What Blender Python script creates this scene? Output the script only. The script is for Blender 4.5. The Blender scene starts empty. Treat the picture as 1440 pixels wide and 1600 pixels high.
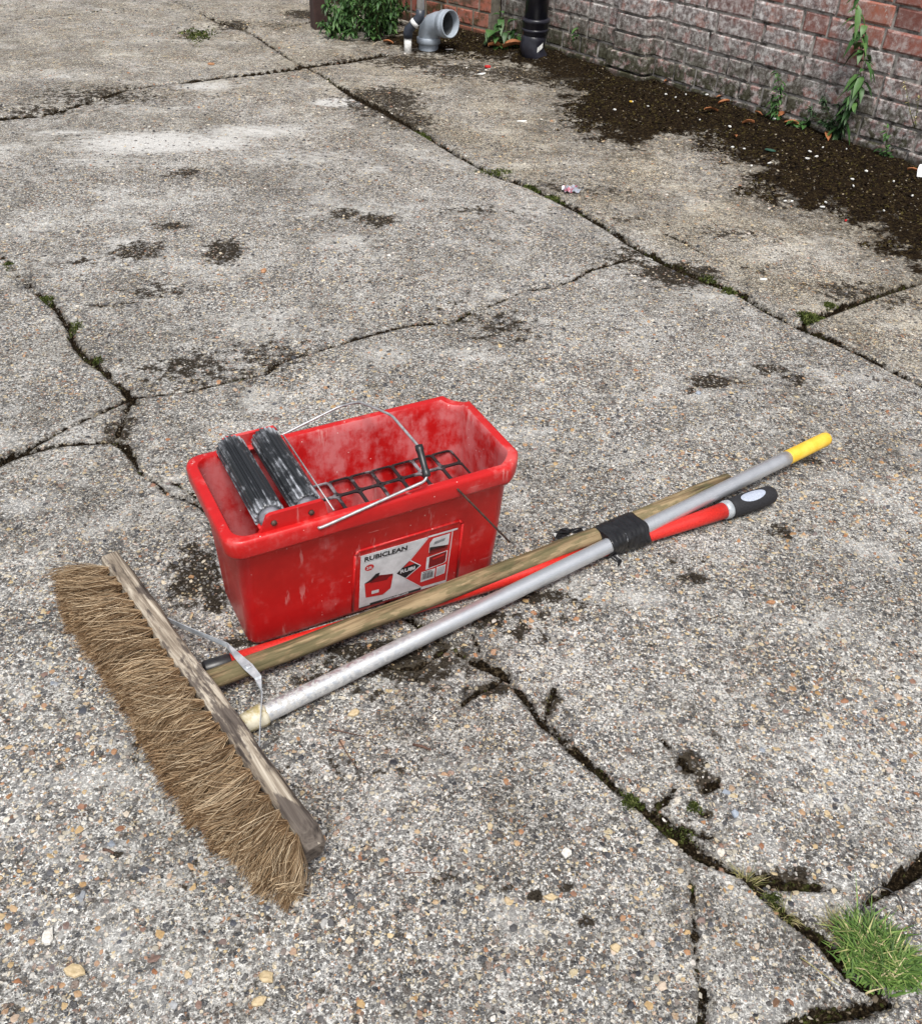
import bpy, math, random
import numpy as np
from mathutils import Vector, Matrix
C = bpy.context.scene.collection
S = bpy.context.scene
rnd = random.Random(7)
rng = np.random.default_rng(11)
R = math.radians

# ------------------------------------------------------------------ camera
F, TH, ROLL, CH = 1489.0, 0.6757, 0.0495, 1.2126      # focal (px of 1600 high), pitch, roll, height
cam = bpy.data.cameras.new('camera'); co = bpy.data.objects.new('camera', cam); C.objects.link(co)
cam.sensor_fit = 'VERTICAL'; cam.sensor_height = 32.0; cam.lens = F / 1600 * 32
cam.clip_start = 0.05; cam.clip_end = 500
fw = Vector((0, math.cos(TH), -math.sin(TH))); up0 = Vector((0, math.sin(TH), math.cos(TH))); r0 = Vector((1, 0, 0))
rt = r0 * math.cos(ROLL) + up0 * math.sin(ROLL); up = -r0 * math.sin(ROLL) + up0 * math.cos(ROLL)
M = Matrix.Identity(4)
for i in range(3):
    M[i][0] = rt[i]; M[i][1] = up[i]; M[i][2] = -fw[i]
M[2][3] = CH
co.matrix_world = M
S.camera = co
S.render.resolution_x = 921; S.render.resolution_y = 1024

# ------------------------------------------------------------------ light
SUN_EL, SUN_AZ = R(64), R(176)          # azimuth from +Y clockwise: behind the camera, to the right
W = bpy.data.worlds.new('World'); S.world = W; W.use_nodes = True
nt = W.node_tree; nt.nodes.clear()
sky = nt.nodes.new('ShaderNodeTexSky'); sky.sky_type = 'NISHITA'; sky.sun_disc = False
sky.sun_elevation = SUN_EL; sky.sun_rotation = SUN_AZ; sky.air_density = 1.0; sky.dust_density = 4.0; sky.ozone_density = 0.6
hs = nt.nodes.new('ShaderNodeHueSaturation'); hs.inputs['Saturation'].default_value = 0.35
bg = nt.nodes.new('ShaderNodeBackground'); bg.inputs['Strength'].default_value = 0.10
wo = nt.nodes.new('ShaderNodeOutputWorld')
nt.links.new(sky.outputs[0], hs.inputs['Color']); nt.links.new(hs.outputs[0], bg.inputs['Color']); nt.links.new(bg.outputs[0], wo.inputs['Surface'])
sl = bpy.data.lights.new('sun', 'SUN'); so = bpy.data.objects.new('sun', sl); C.objects.link(so)
sl.energy = 2.3; sl.angle = R(17); sl.color = (1.0, 0.97, 0.92)
sd = Vector((math.sin(SUN_AZ) * math.cos(SUN_EL), math.cos(SUN_AZ) * math.cos(SUN_EL), math.sin(SUN_EL)))
so.rotation_euler = sd.to_track_quat('Z', 'Y').to_euler(); so.location = (0, 0, 6)
S.view_settings.view_transform = 'Standard'; S.view_settings.look = 'None'
S.view_settings.exposure = 0.62; S.view_settings.gamma = 1.0

# ------------------------------------------------------------------ survey: photo pixel -> world point
def ray(px, py):
    u, v = px - 720.0, py - 800.0
    c, s = math.cos(ROLL), math.sin(ROLL)
    u, v = c * u + s * v, -s * u + c * v
    return np.array([u / F, math.cos(TH) - v / F * math.sin(TH), -math.sin(TH) - v / F * math.cos(TH)])
CAM = np.array([0, 0, CH])
def G(px, py, z=0.0):
    d = ray(px, py); return CAM + d * ((z - CH) / d[2])
def on_plane(px, py, P0, n):
    d = ray(px, py); return CAM + d * (np.dot(np.array(P0) - CAM, n) / np.dot(d, n))
def GY(px, py, y):
    return on_plane(px, py, (0, y, 0), np.array([0, 1.0, 0]))

# ------------------------------------------------------------------ objects
def link(o, parent=None):
    C.objects.link(o)
    if parent is not None: o.parent = parent
    return o
def tag(o, label=None, cat=None, group=None, kind=None):
    if label: o['label'] = label
    if cat: o['category'] = cat
    if group: o['group'] = group
    if kind: o['kind'] = kind
    return o
def thing(name, loc, rz, label, cat, group=None):
    o = bpy.data.objects.new(name, None); o.empty_display_size = .05
    o.location = loc; o.rotation_euler = (0, 0, rz); link(o)
    return tag(o, label, cat, group)

class MB:
    def __init__(s): s.v = []; s.f = []; s.m = []; s.sm = []
    def add(s, vs, fs, mat=0, smooth=False):
        k = len(s.v); s.v += [tuple(map(float, p)) for p in vs]
        for f in fs: s.f.append(tuple(i + k for i in f)); s.m.append(mat); s.sm.append(smooth)
    def build(s, name, mats, parent=None):
        me = bpy.data.meshes.new(name); me.from_pydata(s.v, [], s.f)
        if not isinstance(mats, (list, tuple)): mats = [mats]
        for m in mats: me.materials.append(m)
        me.polygons.foreach_set('material_index', s.m); me.polygons.foreach_set('use_smooth', s.sm)
        me.update()
        return link(bpy.data.objects.new(name, me), parent)
    def box(s, c, size, mat=0, M3=None, bev=0.0):
        c = np.array(c, float); hx, hy, hz = [q / 2 for q in size]
        b = min(bev, hx * .9, hy * .9, hz * .9)
        if b <= 0:
            vs = [(x, y, z) for z in (-hz, hz) for (x, y) in ((-hx, -hy), (hx, -hy), (hx, hy), (-hx, hy))]
            fs = [(3, 2, 1, 0), (4, 5, 6, 7), (0, 1, 5, 4), (1, 2, 6, 5), (2, 3, 7, 6), (3, 0, 4, 7)]
        else:
            vs = []; 
            for (i, z) in ((b, -hz), (0, -hz + b), (0, hz - b), (b, hz)):
                x1, y1 = hx - i, hy - i
                vs += [(-x1 + b, -y1, z), (x1 - b, -y1, z), (x1, -y1 + b, z), (x1, y1 - b, z), (x1 - b, y1, z), (-x1 + b, y1, z), (-x1, y1 - b, z), (-x1, -y1 + b, z)]
            fs = [tuple(range(7, -1, -1)), tuple(range(24, 32))]
            for r in range(3):
                for j in range(8): fs.append((r * 8 + j, r * 8 + (j + 1) % 8, r * 8 + 8 + (j + 1) % 8, r * 8 + 8 + j))
        vs = [np.array(p) for p in vs]
        if M3 is not None: vs = [M3 @ p for p in vs]
        s.add([p + c for p in vs], fs, mat)
    def rings(s, rings, cap0=True, cap1=True, mat=0, smooth=True, closed=True):
        n = len(rings[0]); vs = [p for r in rings for p in r]; fs = []
        for i in range(len(rings) - 1):
            for j in range(n if closed else n - 1):
                a = i * n + j; b = i * n + (j + 1) % n
                fs.append((a, b, b + n, a + n))
        if cap0: fs.append(tuple(range(n - 1, -1, -1)))
        if cap1: fs.append(tuple(range((len(rings) - 1) * n, len(rings) * n)))
        s.add(vs, fs, mat, smooth)
    def tube(s, pts, r, n=10, mat=0, caps=True, flat=None):
        pts = [np.array(p, float) for p in pts]; N = len(pts)
        rs = r if isinstance(r, (list, tuple)) else [r] * N
        t = pts[1] - pts[0]; t /= np.linalg.norm(t)
        a = np.array([0, 0, 1.0]) if abs(t[2]) < .9 else np.array([1.0, 0, 0])
        u = np.cross(t, a); u /= np.linalg.norm(u)
        out = []
        for i in range(N):
            if i == 0: t = pts[1] - pts[0]
            elif i == N - 1: t = pts[-1] - pts[-2]
            else:
                t1 = pts[i] - pts[i - 1]; t2 = pts[i + 1] - pts[i]
                t = t1 / (np.linalg.norm(t1) + 1e-9) + t2 / (np.linalg.norm(t2) + 1e-9)
            t = t / (np.linalg.norm(t) + 1e-9)
            u = u - t * np.dot(u, t); u /= np.linalg.norm(u) + 1e-9; w = np.cross(t, u)
            out.append([pts[i] + rs[i] * (math.cos(2 * math.pi * k / n) * u + math.sin(2 * math.pi * k / n) * w) for k in range(n)])
        s.rings(out, caps, caps, mat, True)

def mats_nodes(name):
    m = bpy.data.materials.new(name); m.use_nodes = True; t = m.node_tree; t.nodes.clear()
    return m, t
class N:
    """tiny node helper"""
    def __init__(s, t):
        s.t = t; s.co = s.n('ShaderNodeTexCoord').outputs['Object']
    def n(s, typ, **kw):
        nd = s.t.nodes.new(typ)
        for k, v in kw.items(): setattr(nd, k, v)
        return nd
    def set(s, nd, d):
        for k, v in d.items():
            if hasattr(v, 'is_output') or isinstance(v, bpy.types.NodeSocket): s.t.links.new(v, nd.inputs[k])
            else: nd.inputs[k].default_value = v
        return nd
    def noise(s, scale, detail=3, rough=.55, vec=None, dist=0.0, out=0):
        nd = s.n('ShaderNodeTexNoise'); s.set(nd, {'Vector': vec or s.co, 'Scale': scale, 'Detail': detail, 'Roughness': rough, 'Distortion': dist})
        return nd.outputs[out]
    def vor(s, scale, vec=None, feature='F1', rnd=1.0):
        nd = s.n('ShaderNodeTexVoronoi', feature=feature); s.set(nd, {'Vector': vec or s.co, 'Scale': scale, 'Randomness': rnd}); return nd
    def m(s, op, a, b=0.0, c=0.0, clamp=False):
        nd = s.n('ShaderNodeMath', operation=op, use_clamp=clamp); s.set(nd, {0: a, 1: b, 2: c}); return nd.outputs[0]
    def vm(s, op, a, b):
        nd = s.n('ShaderNodeVectorMath', operation=op); s.set(nd, {0: a, 1: b}); return nd.outputs[0]
    def ss(s, x, lo, hi, a=0.0, b=1.0):
        nd = s.n('ShaderNodeMapRange', interpolation_type='SMOOTHSTEP'); s.set(nd, {0: x, 1: lo, 2: hi, 3: a, 4: b}); return nd.outputs[0]
    def mix(s, f, a, b, blend='MIX'):
        nd = s.n('ShaderNodeMix', data_type='RGBA', blend_type=blend)
        for k, v in ((0, f), (6, a), (7, b)):
            if isinstance(v, bpy.types.NodeSocket): s.t.links.new(v, nd.inputs[k])
            else: nd.inputs[k].default_value = v if k == 0 else (tuple(v) + (1.0,))[:4]
        return nd.outputs[2]
    def ramp(s, f, stops, mode='LINEAR'):
        nd = s.n('ShaderNodeValToRGB'); cr = nd.color_ramp; cr.interpolation = mode
        while len(cr.elements) < len(stops): cr.elements.new(0.5)
        for e, (p, c) in zip(cr.elements, stops): e.position = p; e.color = (tuple(c) + (1.0,))[:4]
        s.t.links.new(f, nd.inputs[0]); return nd.outputs[0]
    def attr(s, name):
        nd = s.n('ShaderNodeAttribute'); nd.attribute_name = name; return nd.outputs['Fac']
    def island(s):
        return s.n('ShaderNodeNewGeometry').outputs['Random Per Island']
    def stretch(s, v, vec=None):
        nd = s.n('ShaderNodeMapping'); s.set(nd, {'Vector': vec or s.co, 'Scale': v}); return nd.outputs[0]
    def sep(s, col):
        nd = s.n('ShaderNodeSeparateColor'); s.t.links.new(col, nd.inputs[0]); return nd.outputs
    def bump(s, h, strength=.5, dist=.002, normal=None):
        nd = s.n('ShaderNodeBump'); s.set(nd, {'Height': h, 'Strength': strength, 'Distance': dist})
        if normal: s.t.links.new(normal, nd.inputs['Normal'])
        return nd.outputs[0]
    def out(s, col, rough=.7, metal=0.0, normal=None, spec=.5, **kw):
        b = s.n('ShaderNodeBsdfPrincipled'); o = s.n('ShaderNodeOutputMaterial')
        d = {'Base Color': col if isinstance(col, bpy.types.NodeSocket) else (tuple(col) + (1.0,))[:4], 'Roughness': rough, 'Metallic': metal, 'Specular IOR Level': spec}
        d.update(kw)
        if normal: d['Normal'] = normal
        s.set(b, d); s.t.links.new(b.outputs[0], o.inputs[0])

# ------------------------------------------------------------------ materials
def g3(v, t=(1, 1, 1)): return (v * t[0], v * t[1], v * t[2])
AGG = [(0.0, (.016, .018, .024)), (.14, (.035, .036, .042)), (.28, (.085, .082, .082)), (.40, (.060, .048, .040)), (.50, (.15, .145, .14)), (.60, (.16, .085, .048)),
       (.66, (.24, .235, .23)), (.76, (.46, .38, .24)), (.84, (.28, .12, .055)), (.90, (.62, .60, .56)), (1.0, (.50, .38, .20))]
def mat_ground():
    m, t = mats_nodes('weathered_concrete'); k = N(t)
    wv = k.noise(70, 2, .6, out=1)
    nd = k.n('ShaderNodeVectorMath', operation='MULTIPLY_ADD'); k.set(nd, {0: wv, 1: (.012, .012, .012), 2: k.co}); wc = nd.outputs[0]
    wear = k.noise(2.6, 4, .6); wear2 = k.noise(9, 4, .65); fine = k.noise(240, 3, .7); micro = k.noise(700, 2, .7)
    # cement matrix
    mt = k.ramp(k.noise(200, 4, .75), [(.38, (.045, .043, .040)), (.47, (.17, .165, .158)), (.53, (.34, .335, .325)), (.62, (.78, .77, .745))])
    mt = k.mix(k.ss(k.noise(110, 3, .7), .50, .60, 0, .8), mt, (.060, .055, .050))
    def layer(scale, col, thr_lo, thr_hi, sel):
        v = k.vor(scale, wc); sp = k.sep(v.outputs['Color'])
        c = k.ramp(sp[0], AGG)
        keep = k.m('GREATER_THAN', sp[1], sel)
        d = k.m('SUBTRACT', v.outputs['Distance'], k.m('MULTIPLY', sp[2], .22))
        mask = k.m('MULTIPLY', k.ss(d, thr_lo, thr_hi, 1, 0), keep)
        c = k.mix(k.ss(k.noise(420, 2), .35, .65, 0, .30), c, k.mix(.5, c, (.5, .5, .5)))
        return k.mix(mask, col, c), mask
    col, m0 = layer(330, mt, .30, .42, .35)
    worn = k.ss(k.m('ADD', k.m('MULTIPLY', wear, .6), k.m('MULTIPLY', wear2, .4)), .38, .60)
    sel1 = k.m('SUBTRACT', .66, k.m('MULTIPLY', worn, .46))
    col, m1 = layer(165, col, .30, .40, sel1)
    sel2 = k.m('SUBTRACT', .96, k.m('MULTIPLY', worn, .42))
    col, m2 = layer(82, col, .24, .31, sel2)
    # cement laitance still skinning over the stones
    skin = k.ss(k.m('ADD', k.m('MULTIPLY', k.noise(26, 4, .7), .55), k.m('MULTIPLY', k.noise(5, 3, .6), .45)), .46, .60, 0, .62)
    skin = k.m('MULTIPLY', skin, k.ss(k.noise(150, 4, .8), .44, .56))
    col = k.mix(skin, col, k.ramp(k.noise(300, 3, .7), [(.38, (.26, .255, .245)), (.62, (.74, .73, .71))]))
    col = k.mix(k.ss(k.noise(1.7, 5, .7), .42, .62, 0, .50), col, k.mix(1.0, col, (.56, .55, .53), 'MULTIPLY'))
    col = k.mix(k.ss(k.noise(7, 5, .75), .52, .64, 0, .50), col, k.mix(1.0, col, (.50, .48, .45), 'MULTIPLY'))
    col = k.mix(k.ss(k.noise(3.1, 5, .7, k.stretch((1, 1.4, 1))), .52, .66, 0, .5), col, k.mix(.60, col, (.66, .655, .64)))
    col = k.mix(1.0, col, (1.04, 1.05, 1.055), 'MULTIPLY')
    # tan cast of the farther slabs
    col = k.mix(k.m('MULTIPLY', k.attr('tan'), k.ss(k.noise(4, 4, .6), .3, .7, .35, .9)), col, k.mix(1.0, col, (1.0, .93, .78), 'MULTIPLY'))
    # chalky lime patches, swept thin
    pn = k.noise(34, 4, .75, k.stretch((.55, 1.3, 1)))
    pm = k.ss(k.m('ADD', k.attr('pale'), k.m('MULTIPLY', k.m('SUBTRACT', pn, .5), 1.3)), .38, .95, 0, .85)
    col = k.mix(pm, col, k.ramp(fine, [(.25, (.36, .355, .34)), (.7, (.74, .73, .71))]))
    # black algae film in the pits, and contact shade painted under poles and broom
    dn = k.noise(30, 4, .75)
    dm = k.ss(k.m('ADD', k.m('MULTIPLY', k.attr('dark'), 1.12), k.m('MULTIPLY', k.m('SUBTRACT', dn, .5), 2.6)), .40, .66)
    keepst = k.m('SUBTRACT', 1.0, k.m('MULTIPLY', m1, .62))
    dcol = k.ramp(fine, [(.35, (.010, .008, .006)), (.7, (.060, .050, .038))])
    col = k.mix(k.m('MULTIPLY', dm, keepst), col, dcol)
    pit = k.ss(k.noise(46, 4, .75), .60, .66, 0, .75)
    col = k.mix(pit, col, (.045, .038, .030))
    # cracks and joints
    cd = k.m('ADD', k.m('ADD', k.attr('crackd'), k.m('MULTIPLY', k.m('SUBTRACT', k.noise(16, 3, .6), .48), .022)), k.m('ADD', k.m('MULTIPLY', k.m('SUBTRACT', k.noise(42, 5, .75), .5), .030), k.m('MULTIPLY', k.m('SUBTRACT', k.noise(260, 2, .6), .5), .006)))
    halo = k.ss(cd, -.001, .010, .55, 0)
    col = k.mix(k.m('MULTIPLY', halo, keepst), col, (.07, .058, .042))
    cm = k.ss(cd, -.0022, .0004, 1, 0)
    ccol = k.ramp(k.noise(180, 3, .7), [(.38, (.004, .003, .002)), (.56, (.016, .011, .006)), (.70, (.09, .07, .045))])
    gm = k.m('MULTIPLY', k.attr('green'), k.ss(k.noise(80, 4, .75), .50, .60, 0, .8))
    ccol = k.mix(gm, ccol, k.ramp(fine, [(.35, (.014, .018, .004)), (.7, (.09, .11, .025))]))
    col = k.mix(cm, col, ccol)
    # brown moss bank by the wall
    bd = k.m('ADD', k.attr('bank'), k.m('ADD', k.m('MULTIPLY', k.m('SUBTRACT', k.noise(7, 5, .75), .54), .80), k.m('MULTIPLY', k.m('SUBTRACT', k.noise(45, 3, .7), .5), .20)))
    bm = k.ss(bd, -.03, .05)
    bh2 = k.m('MULTIPLY', k.ss(bd, -.30, .0, 0, .8), k.ss(k.noise(50, 5, .8), .44, .58)); col = k.mix(bh2, col, (.035, .028, .018))
    bcol = k.ramp(k.noise(85, 5, .8), [(.36, (.005, .004, .003)), (.50, (.018, .012, .008)), (.60, (.045, .032, .014)), (.72, (.14, .11, .07))])
    grit = k.vor(95, wc); gs = k.sep(grit.outputs['Color']); bcol = k.mix(k.m('MULTIPLY', k.ss(grit.outputs['Distance'], .18, .30, 1, 0), k.m('GREATER_THAN', gs[0], .90)), bcol, (.32, .29, .24))
    col = k.mix(bm, col, bcol)
    h = k.m('ADD', k.m('MULTIPLY', m1, .5), k.m('ADD', k.m('MULTIPLY', m2, .9), k.m('MULTIPLY', fine, .8)))
    h = k.m('ADD', h, k.m('ADD', k.m('MULTIPLY', m0, .25), k.m('MULTIPLY', micro, .3)))
    h = k.m('SUBTRACT', h, k.m('MULTIPLY', k.m('ADD', cm, k.m('MULTIPLY', pit, .8)), 1.6))
    h = k.m('ADD', h, k.m('MULTIPLY', k.m('MULTIPLY', bm, k.noise(90, 4, .8)), 6.0))
    dirt = k.m('MAXIMUM', k.m('MAXIMUM', cm, bm), dm)  # dm also holds the shade painted beside broom and poles
    k.out(col, k.ss(fine, .2, .8, .75, .95), normal=k.bump(h, .9, .0026), spec=k.m('SUBTRACT', .25, k.m('MULTIPLY', dirt, .22)))  # dirt includes the painted contact shade
    return m
def mat_simple(name, c1, c2, scale=30, rough=.6, metal=0.0, bump=.2, bd=.001, stretch=None, lo=.35, hi=.65, spec=.5, **kw):
    m, t = mats_nodes(name); k = N(t)
    v = k.stretch(stretch) if stretch else None
    n = k.noise(scale, 5, .65, v)
    k.out(k.ramp(n, [(lo, c1), (hi, c2)]), rough, metal, k.bump(n, bump, bd), spec, **kw); return m
def mat_island(name, stops, noise=.25, scale=80, rough=.7, spec=.4, bump=.2, **kw):
    m, t = mats_nodes(name); k = N(t)
    c = k.ramp(k.island(), stops); n = k.noise(scale, 3, .6)
    c = k.mix(1.0, c, k.ramp(n, [(.3, (1 - noise,) * 3), (.7, (1.0,) * 3)]), 'MULTIPLY')
    if name == 'coir_bristles':              # shade painted into tips, ground side and root gaps, with some dirt
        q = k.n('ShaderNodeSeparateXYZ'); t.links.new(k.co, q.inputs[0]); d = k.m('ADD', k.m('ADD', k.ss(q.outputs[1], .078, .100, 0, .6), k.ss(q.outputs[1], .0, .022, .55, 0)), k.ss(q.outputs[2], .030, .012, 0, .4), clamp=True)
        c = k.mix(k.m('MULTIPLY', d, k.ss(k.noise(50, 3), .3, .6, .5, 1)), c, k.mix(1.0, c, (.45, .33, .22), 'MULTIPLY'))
    k.out(c, rough, 0, k.bump(n, bump, .001), spec, **kw); return m
def mat_red(name, dust):
    m, t = mats_nodes(name); k = N(t)
    n = k.noise(14, 5, .65); n2 = k.noise(50, 4, .7); st = k.noise(30, 4, .7, k.stretch((1, 1, .22)))
    base = k.ramp(n, [(.3, (.40, .007, .008)), (.7, (.53, .012, .012))])
    # cement dust and dried slurry
    a = k.m('ADD', k.m('MULTIPLY', n, .5), k.m('ADD', k.m('MULTIPLY', n2, .2), k.m('MULTIPLY', st, .3)))
    f = k.ss(a, .54 - dust * .12, .64 - dust * .06, 0, .14 + .38 * dust)
    col = k.mix(f, base, (.58, .25, .26) if dust > .5 else (.58, .27, .26))
    dr = k.noise(60, 4, .7, k.stretch((1, 1, .07))); dz = k.noise(12, 2); col = k.mix(k.m('MULTIPLY', k.ss(dr, .58, .66, 0, .30), k.ss(dz, .48, .58)), col, (.68, .44, .42))
    sx1 = k.noise(90, 2, .5, k.stretch((.06, .06, 1.6))); col = k.mix(k.m('MULTIPLY', k.ss(sx1, .69, .72, 0, .35), k.ss(k.noise(22, 2), .56, .60)), col, (.70, .40, .38))
    sp = k.vor(120); spm = k.m('MULTIPLY', k.ss(sp.outputs['Distance'], .10, .16, 1, 0), k.m('GREATER_THAN', k.sep(sp.outputs['Color'])[0], .93))
    col = k.mix(k.m('MULTIPLY', spm, .7), col, (.7, .6, .58))
    k.out(col, k.ss(f, 0, .5, .36, .72), normal=k.bump(k.m('ADD', n2, k.m('MULTIPLY', f, .5)), .15, .0008), spec=.4)
    return m
def mat_wood(name, cols, along, scale=1.0, rough=.8):
    """long grain along local axis 'along' (0 x)"""
    m, t = mats_nodes(name); k = N(t)
    st = [60 * scale] * 3; st[along] = 4.0 * scale
    g = k.noise(1.0, 6, .7, k.stretch(tuple(st)), .6)
    st2 = [60 * scale] * 3; st2[along] = 16 * scale
    b = k.noise(1.0, 4, .65, k.stretch(tuple(st2)))
    c = k.ramp(g, [(.36, cols[0]), (.49, cols[1]), (.60, cols[2])])
    if name == 'weathered_broom_block':      # blackened near end
        xq = k.n('ShaderNodeSeparateXYZ'); t.links.new(k.co, xq.inputs[0]); b = k.m('ADD', b, k.m('SUBTRACT', k.ss(xq.outputs[0], -.36, -.27, .16, 0), k.ss(xq.outputs[0], .02, .24, 0, .10)))
    c = k.mix(k.ss(b, .46, .56, 0, .88), c, k.mix(k.ss(g, .35, .6), cols[3], cols[4]))
    k.out(c, rough, normal=k.bump(g, .5, .0012), spec=.25); return m

M_GROUND = mat_ground()
M_RED = mat_red('scuffed_red_plastic', .25)
M_REDIN = mat_red('slurry_stained_red_plastic', 1.0)
M_WIRE = mat_simple('galvanised_wire', (.30, .30, .31), (.50, .50, .52), 90, .5, .6)
M_WIRED = mat_simple('rusty_wire', (.05, .03, .025), (.16, .10, .08), 90, .6, .5)
M_BLK = mat_simple('black_plastic', (.010, .010, .011), (.025, .025, .028), 60, .38)
M_TAPE = mat_simple('black_tape', (.006, .006, .007), (.016, .016, .018), 60, .30, bump=.5, bd=.002, stretch=(1, 1, 1))
M_YEL = mat_simple('yellow_plastic', (.70, .42, .03), (.80, .53, .07), 40, .5)
M_CREAM = mat_simple('dirty_cream_plastic', (.34, .27, .10), (.60, .56, .44), 45, .55, lo=.38, hi=.56)
M_WHITE = mat_simple('white_plastic', (.62, .63, .64), (.82, .83, .83), 25, .35)
M_CHIP = mat_simple('white_litter', (.55, .55, .53), (.85, .85, .83), 60, .7)
M_GREYP = mat_simple('grey_pvc', (.26, .30, .35), (.38, .43, .49), 8, .35)
M_DARKP = mat_simple('dark_blue_grey_pvc', (.020, .025, .038), (.04, .048, .065), 12, .4)
M_SOIL = mat_simple('black_pvc', (.010, .010, .016), (.022, .022, .032), 14, .30)
M_POST = mat_simple('brown_painted_post', (.030, .014, .012), (.055, .028, .024), 20, .7)
M_GREYO = mat_simple('grey_oval_inlay', (.30, .34, .42), (.42, .46, .55), 300, .6)
M_RUB = mat_simple('black_rubber', (.008, .008, .010), (.018, .018, .022), 300, .8)
M_REDP = mat_simple('red_lacquer', (.44, .012, .010), (.60, .026, .016), 260, .42, bump=.5)
M_MOUTHSHADE = mat_simple('painted_mouth_shade', (.05, .055, .06), (.12, .13, .14), 10, .6)

def mat_alu():
    m, t = mats_nodes('dull_aluminium'); k = N(t)
    n = k.noise(40, 5, .7); d = k.m('MULTIPLY', k.ss(k.noise(130, 4, .75), .42, .58), k.attr('dust'))
    c = k.ramp(n, [(.3, (.55, .57, .60)), (.7, (.64, .66, .69))]); c = k.mix(d, c, (.42, .41, .39))
    k.out(c, k.ss(d, 0, 1, .38, .85), k.ss(d, 0, 1, .75, .1), k.bump(k.m('MULTIPLY', d, n), .4, .001)); return m
M_ALU = mat_alu()
M_STEEL = mat_simple('zinc_plated_strap', (.30, .33, .36), (.50, .53, .56), 60, .5, .35)
M_HANDLE = mat_wood('weathered_wood_handle', [(.045, .030, .016), (.17, .120, .065), (.30, .225, .13), (.060, .058, .026), (.15, .125, .065)], 0, .9)
M_BLOCK = mat_wood('weathered_broom_block', [(.05, .038, .030), (.24, .20, .155), (.50, .45, .37), (.022, .018, .017), (.085, .068, .060)], 0, .9)
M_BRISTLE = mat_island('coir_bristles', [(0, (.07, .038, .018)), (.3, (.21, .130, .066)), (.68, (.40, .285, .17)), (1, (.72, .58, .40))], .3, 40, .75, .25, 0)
M_FLINT = mat_island('flint_gravel', [(p, tuple(min(1, c * 1.12) for c in q)) for p, q in AGG], .35, 300, .6, .45, .4)
M_FLINTL = mat_island('tan_flint_gravel', [(0, (.05, .055, .07)), (.15, (.14, .14, .15)), (.3, (.30, .13, .06)), (.45, (.42, .28, .13)), (.6, (.55, .43, .26)), (.75, (.36, .18, .09)), (.88, (.60, .55, .46)), (1, (.22, .25, .30))], .35, 300, .6, .45, .4)
M_DEBRIS = mat_island('crack_debris_mix', [(0, (.006, .005, .004)), (.5, (.022, .017, .010)), (.72, (.045, .050, .014)), (.82, (.13, .10, .07)), (.92, (.30, .26, .20)), (1, (.45, .42, .36))], .3, 200, .95, .05, 0)
M_GRASS = mat_island('grass_blades', [(0, (.030, .070, .012)), (.5, (.085, .165, .030)), (.86, (.17, .27, .06)), (.93, (.36, .34, .14)), (1, (.6, .5, .3))], .2, 60, .6, .3, 0)
M_STRAW = mat_island('dry_grass', [(0, (.10, .11, .03)), (.5, (.28, .26, .10)), (1, (.55, .46, .27))], .2, 60, .7, .3, 0)
M_LEAF = mat_island('green_leaves', [(0, (.018, .055, .012)), (.6, (.045, .12, .028)), (1, (.10, .20, .055))], .3, 60, .5, .4, .1)
M_LEAFD = mat_island('dull_green_leaves', [(0, (.012, .030, .012)), (.6, (.030, .070, .025)), (1, (.07, .12, .05))], .3, 60, .6, .3, .1)
M_STEM = mat_simple('plant_stem', (.05, .07, .02), (.12, .10, .04), 60, .7)
M_DEAD = mat_island('dry_orange_leaf', [(0, (.16, .05, .02)), (.5, (.36, .13, .05)), (1, (.5, .25, .11))], .35, 120, .7, .3, .3)
M_MOSSG = mat_island('green_moss', [(0, (.022, .030, .008)), (.5, (.060, .080, .020)), (.85, (.13, .16, .045)), (1, (.26, .27, .11))], .3, 200, .9, .1, 0)
M_MOSSB = mat_island('brown_moss', [(0, (.004, .003, .002)), (.55, (.018, .011, .006)), (.82, (.040, .028, .010)), (.965, (.06, .05, .014)), (.985, (.16, .12, .07)), (1, (.36, .32, .25))], .3, 200, .95, .1, 0)

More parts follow.
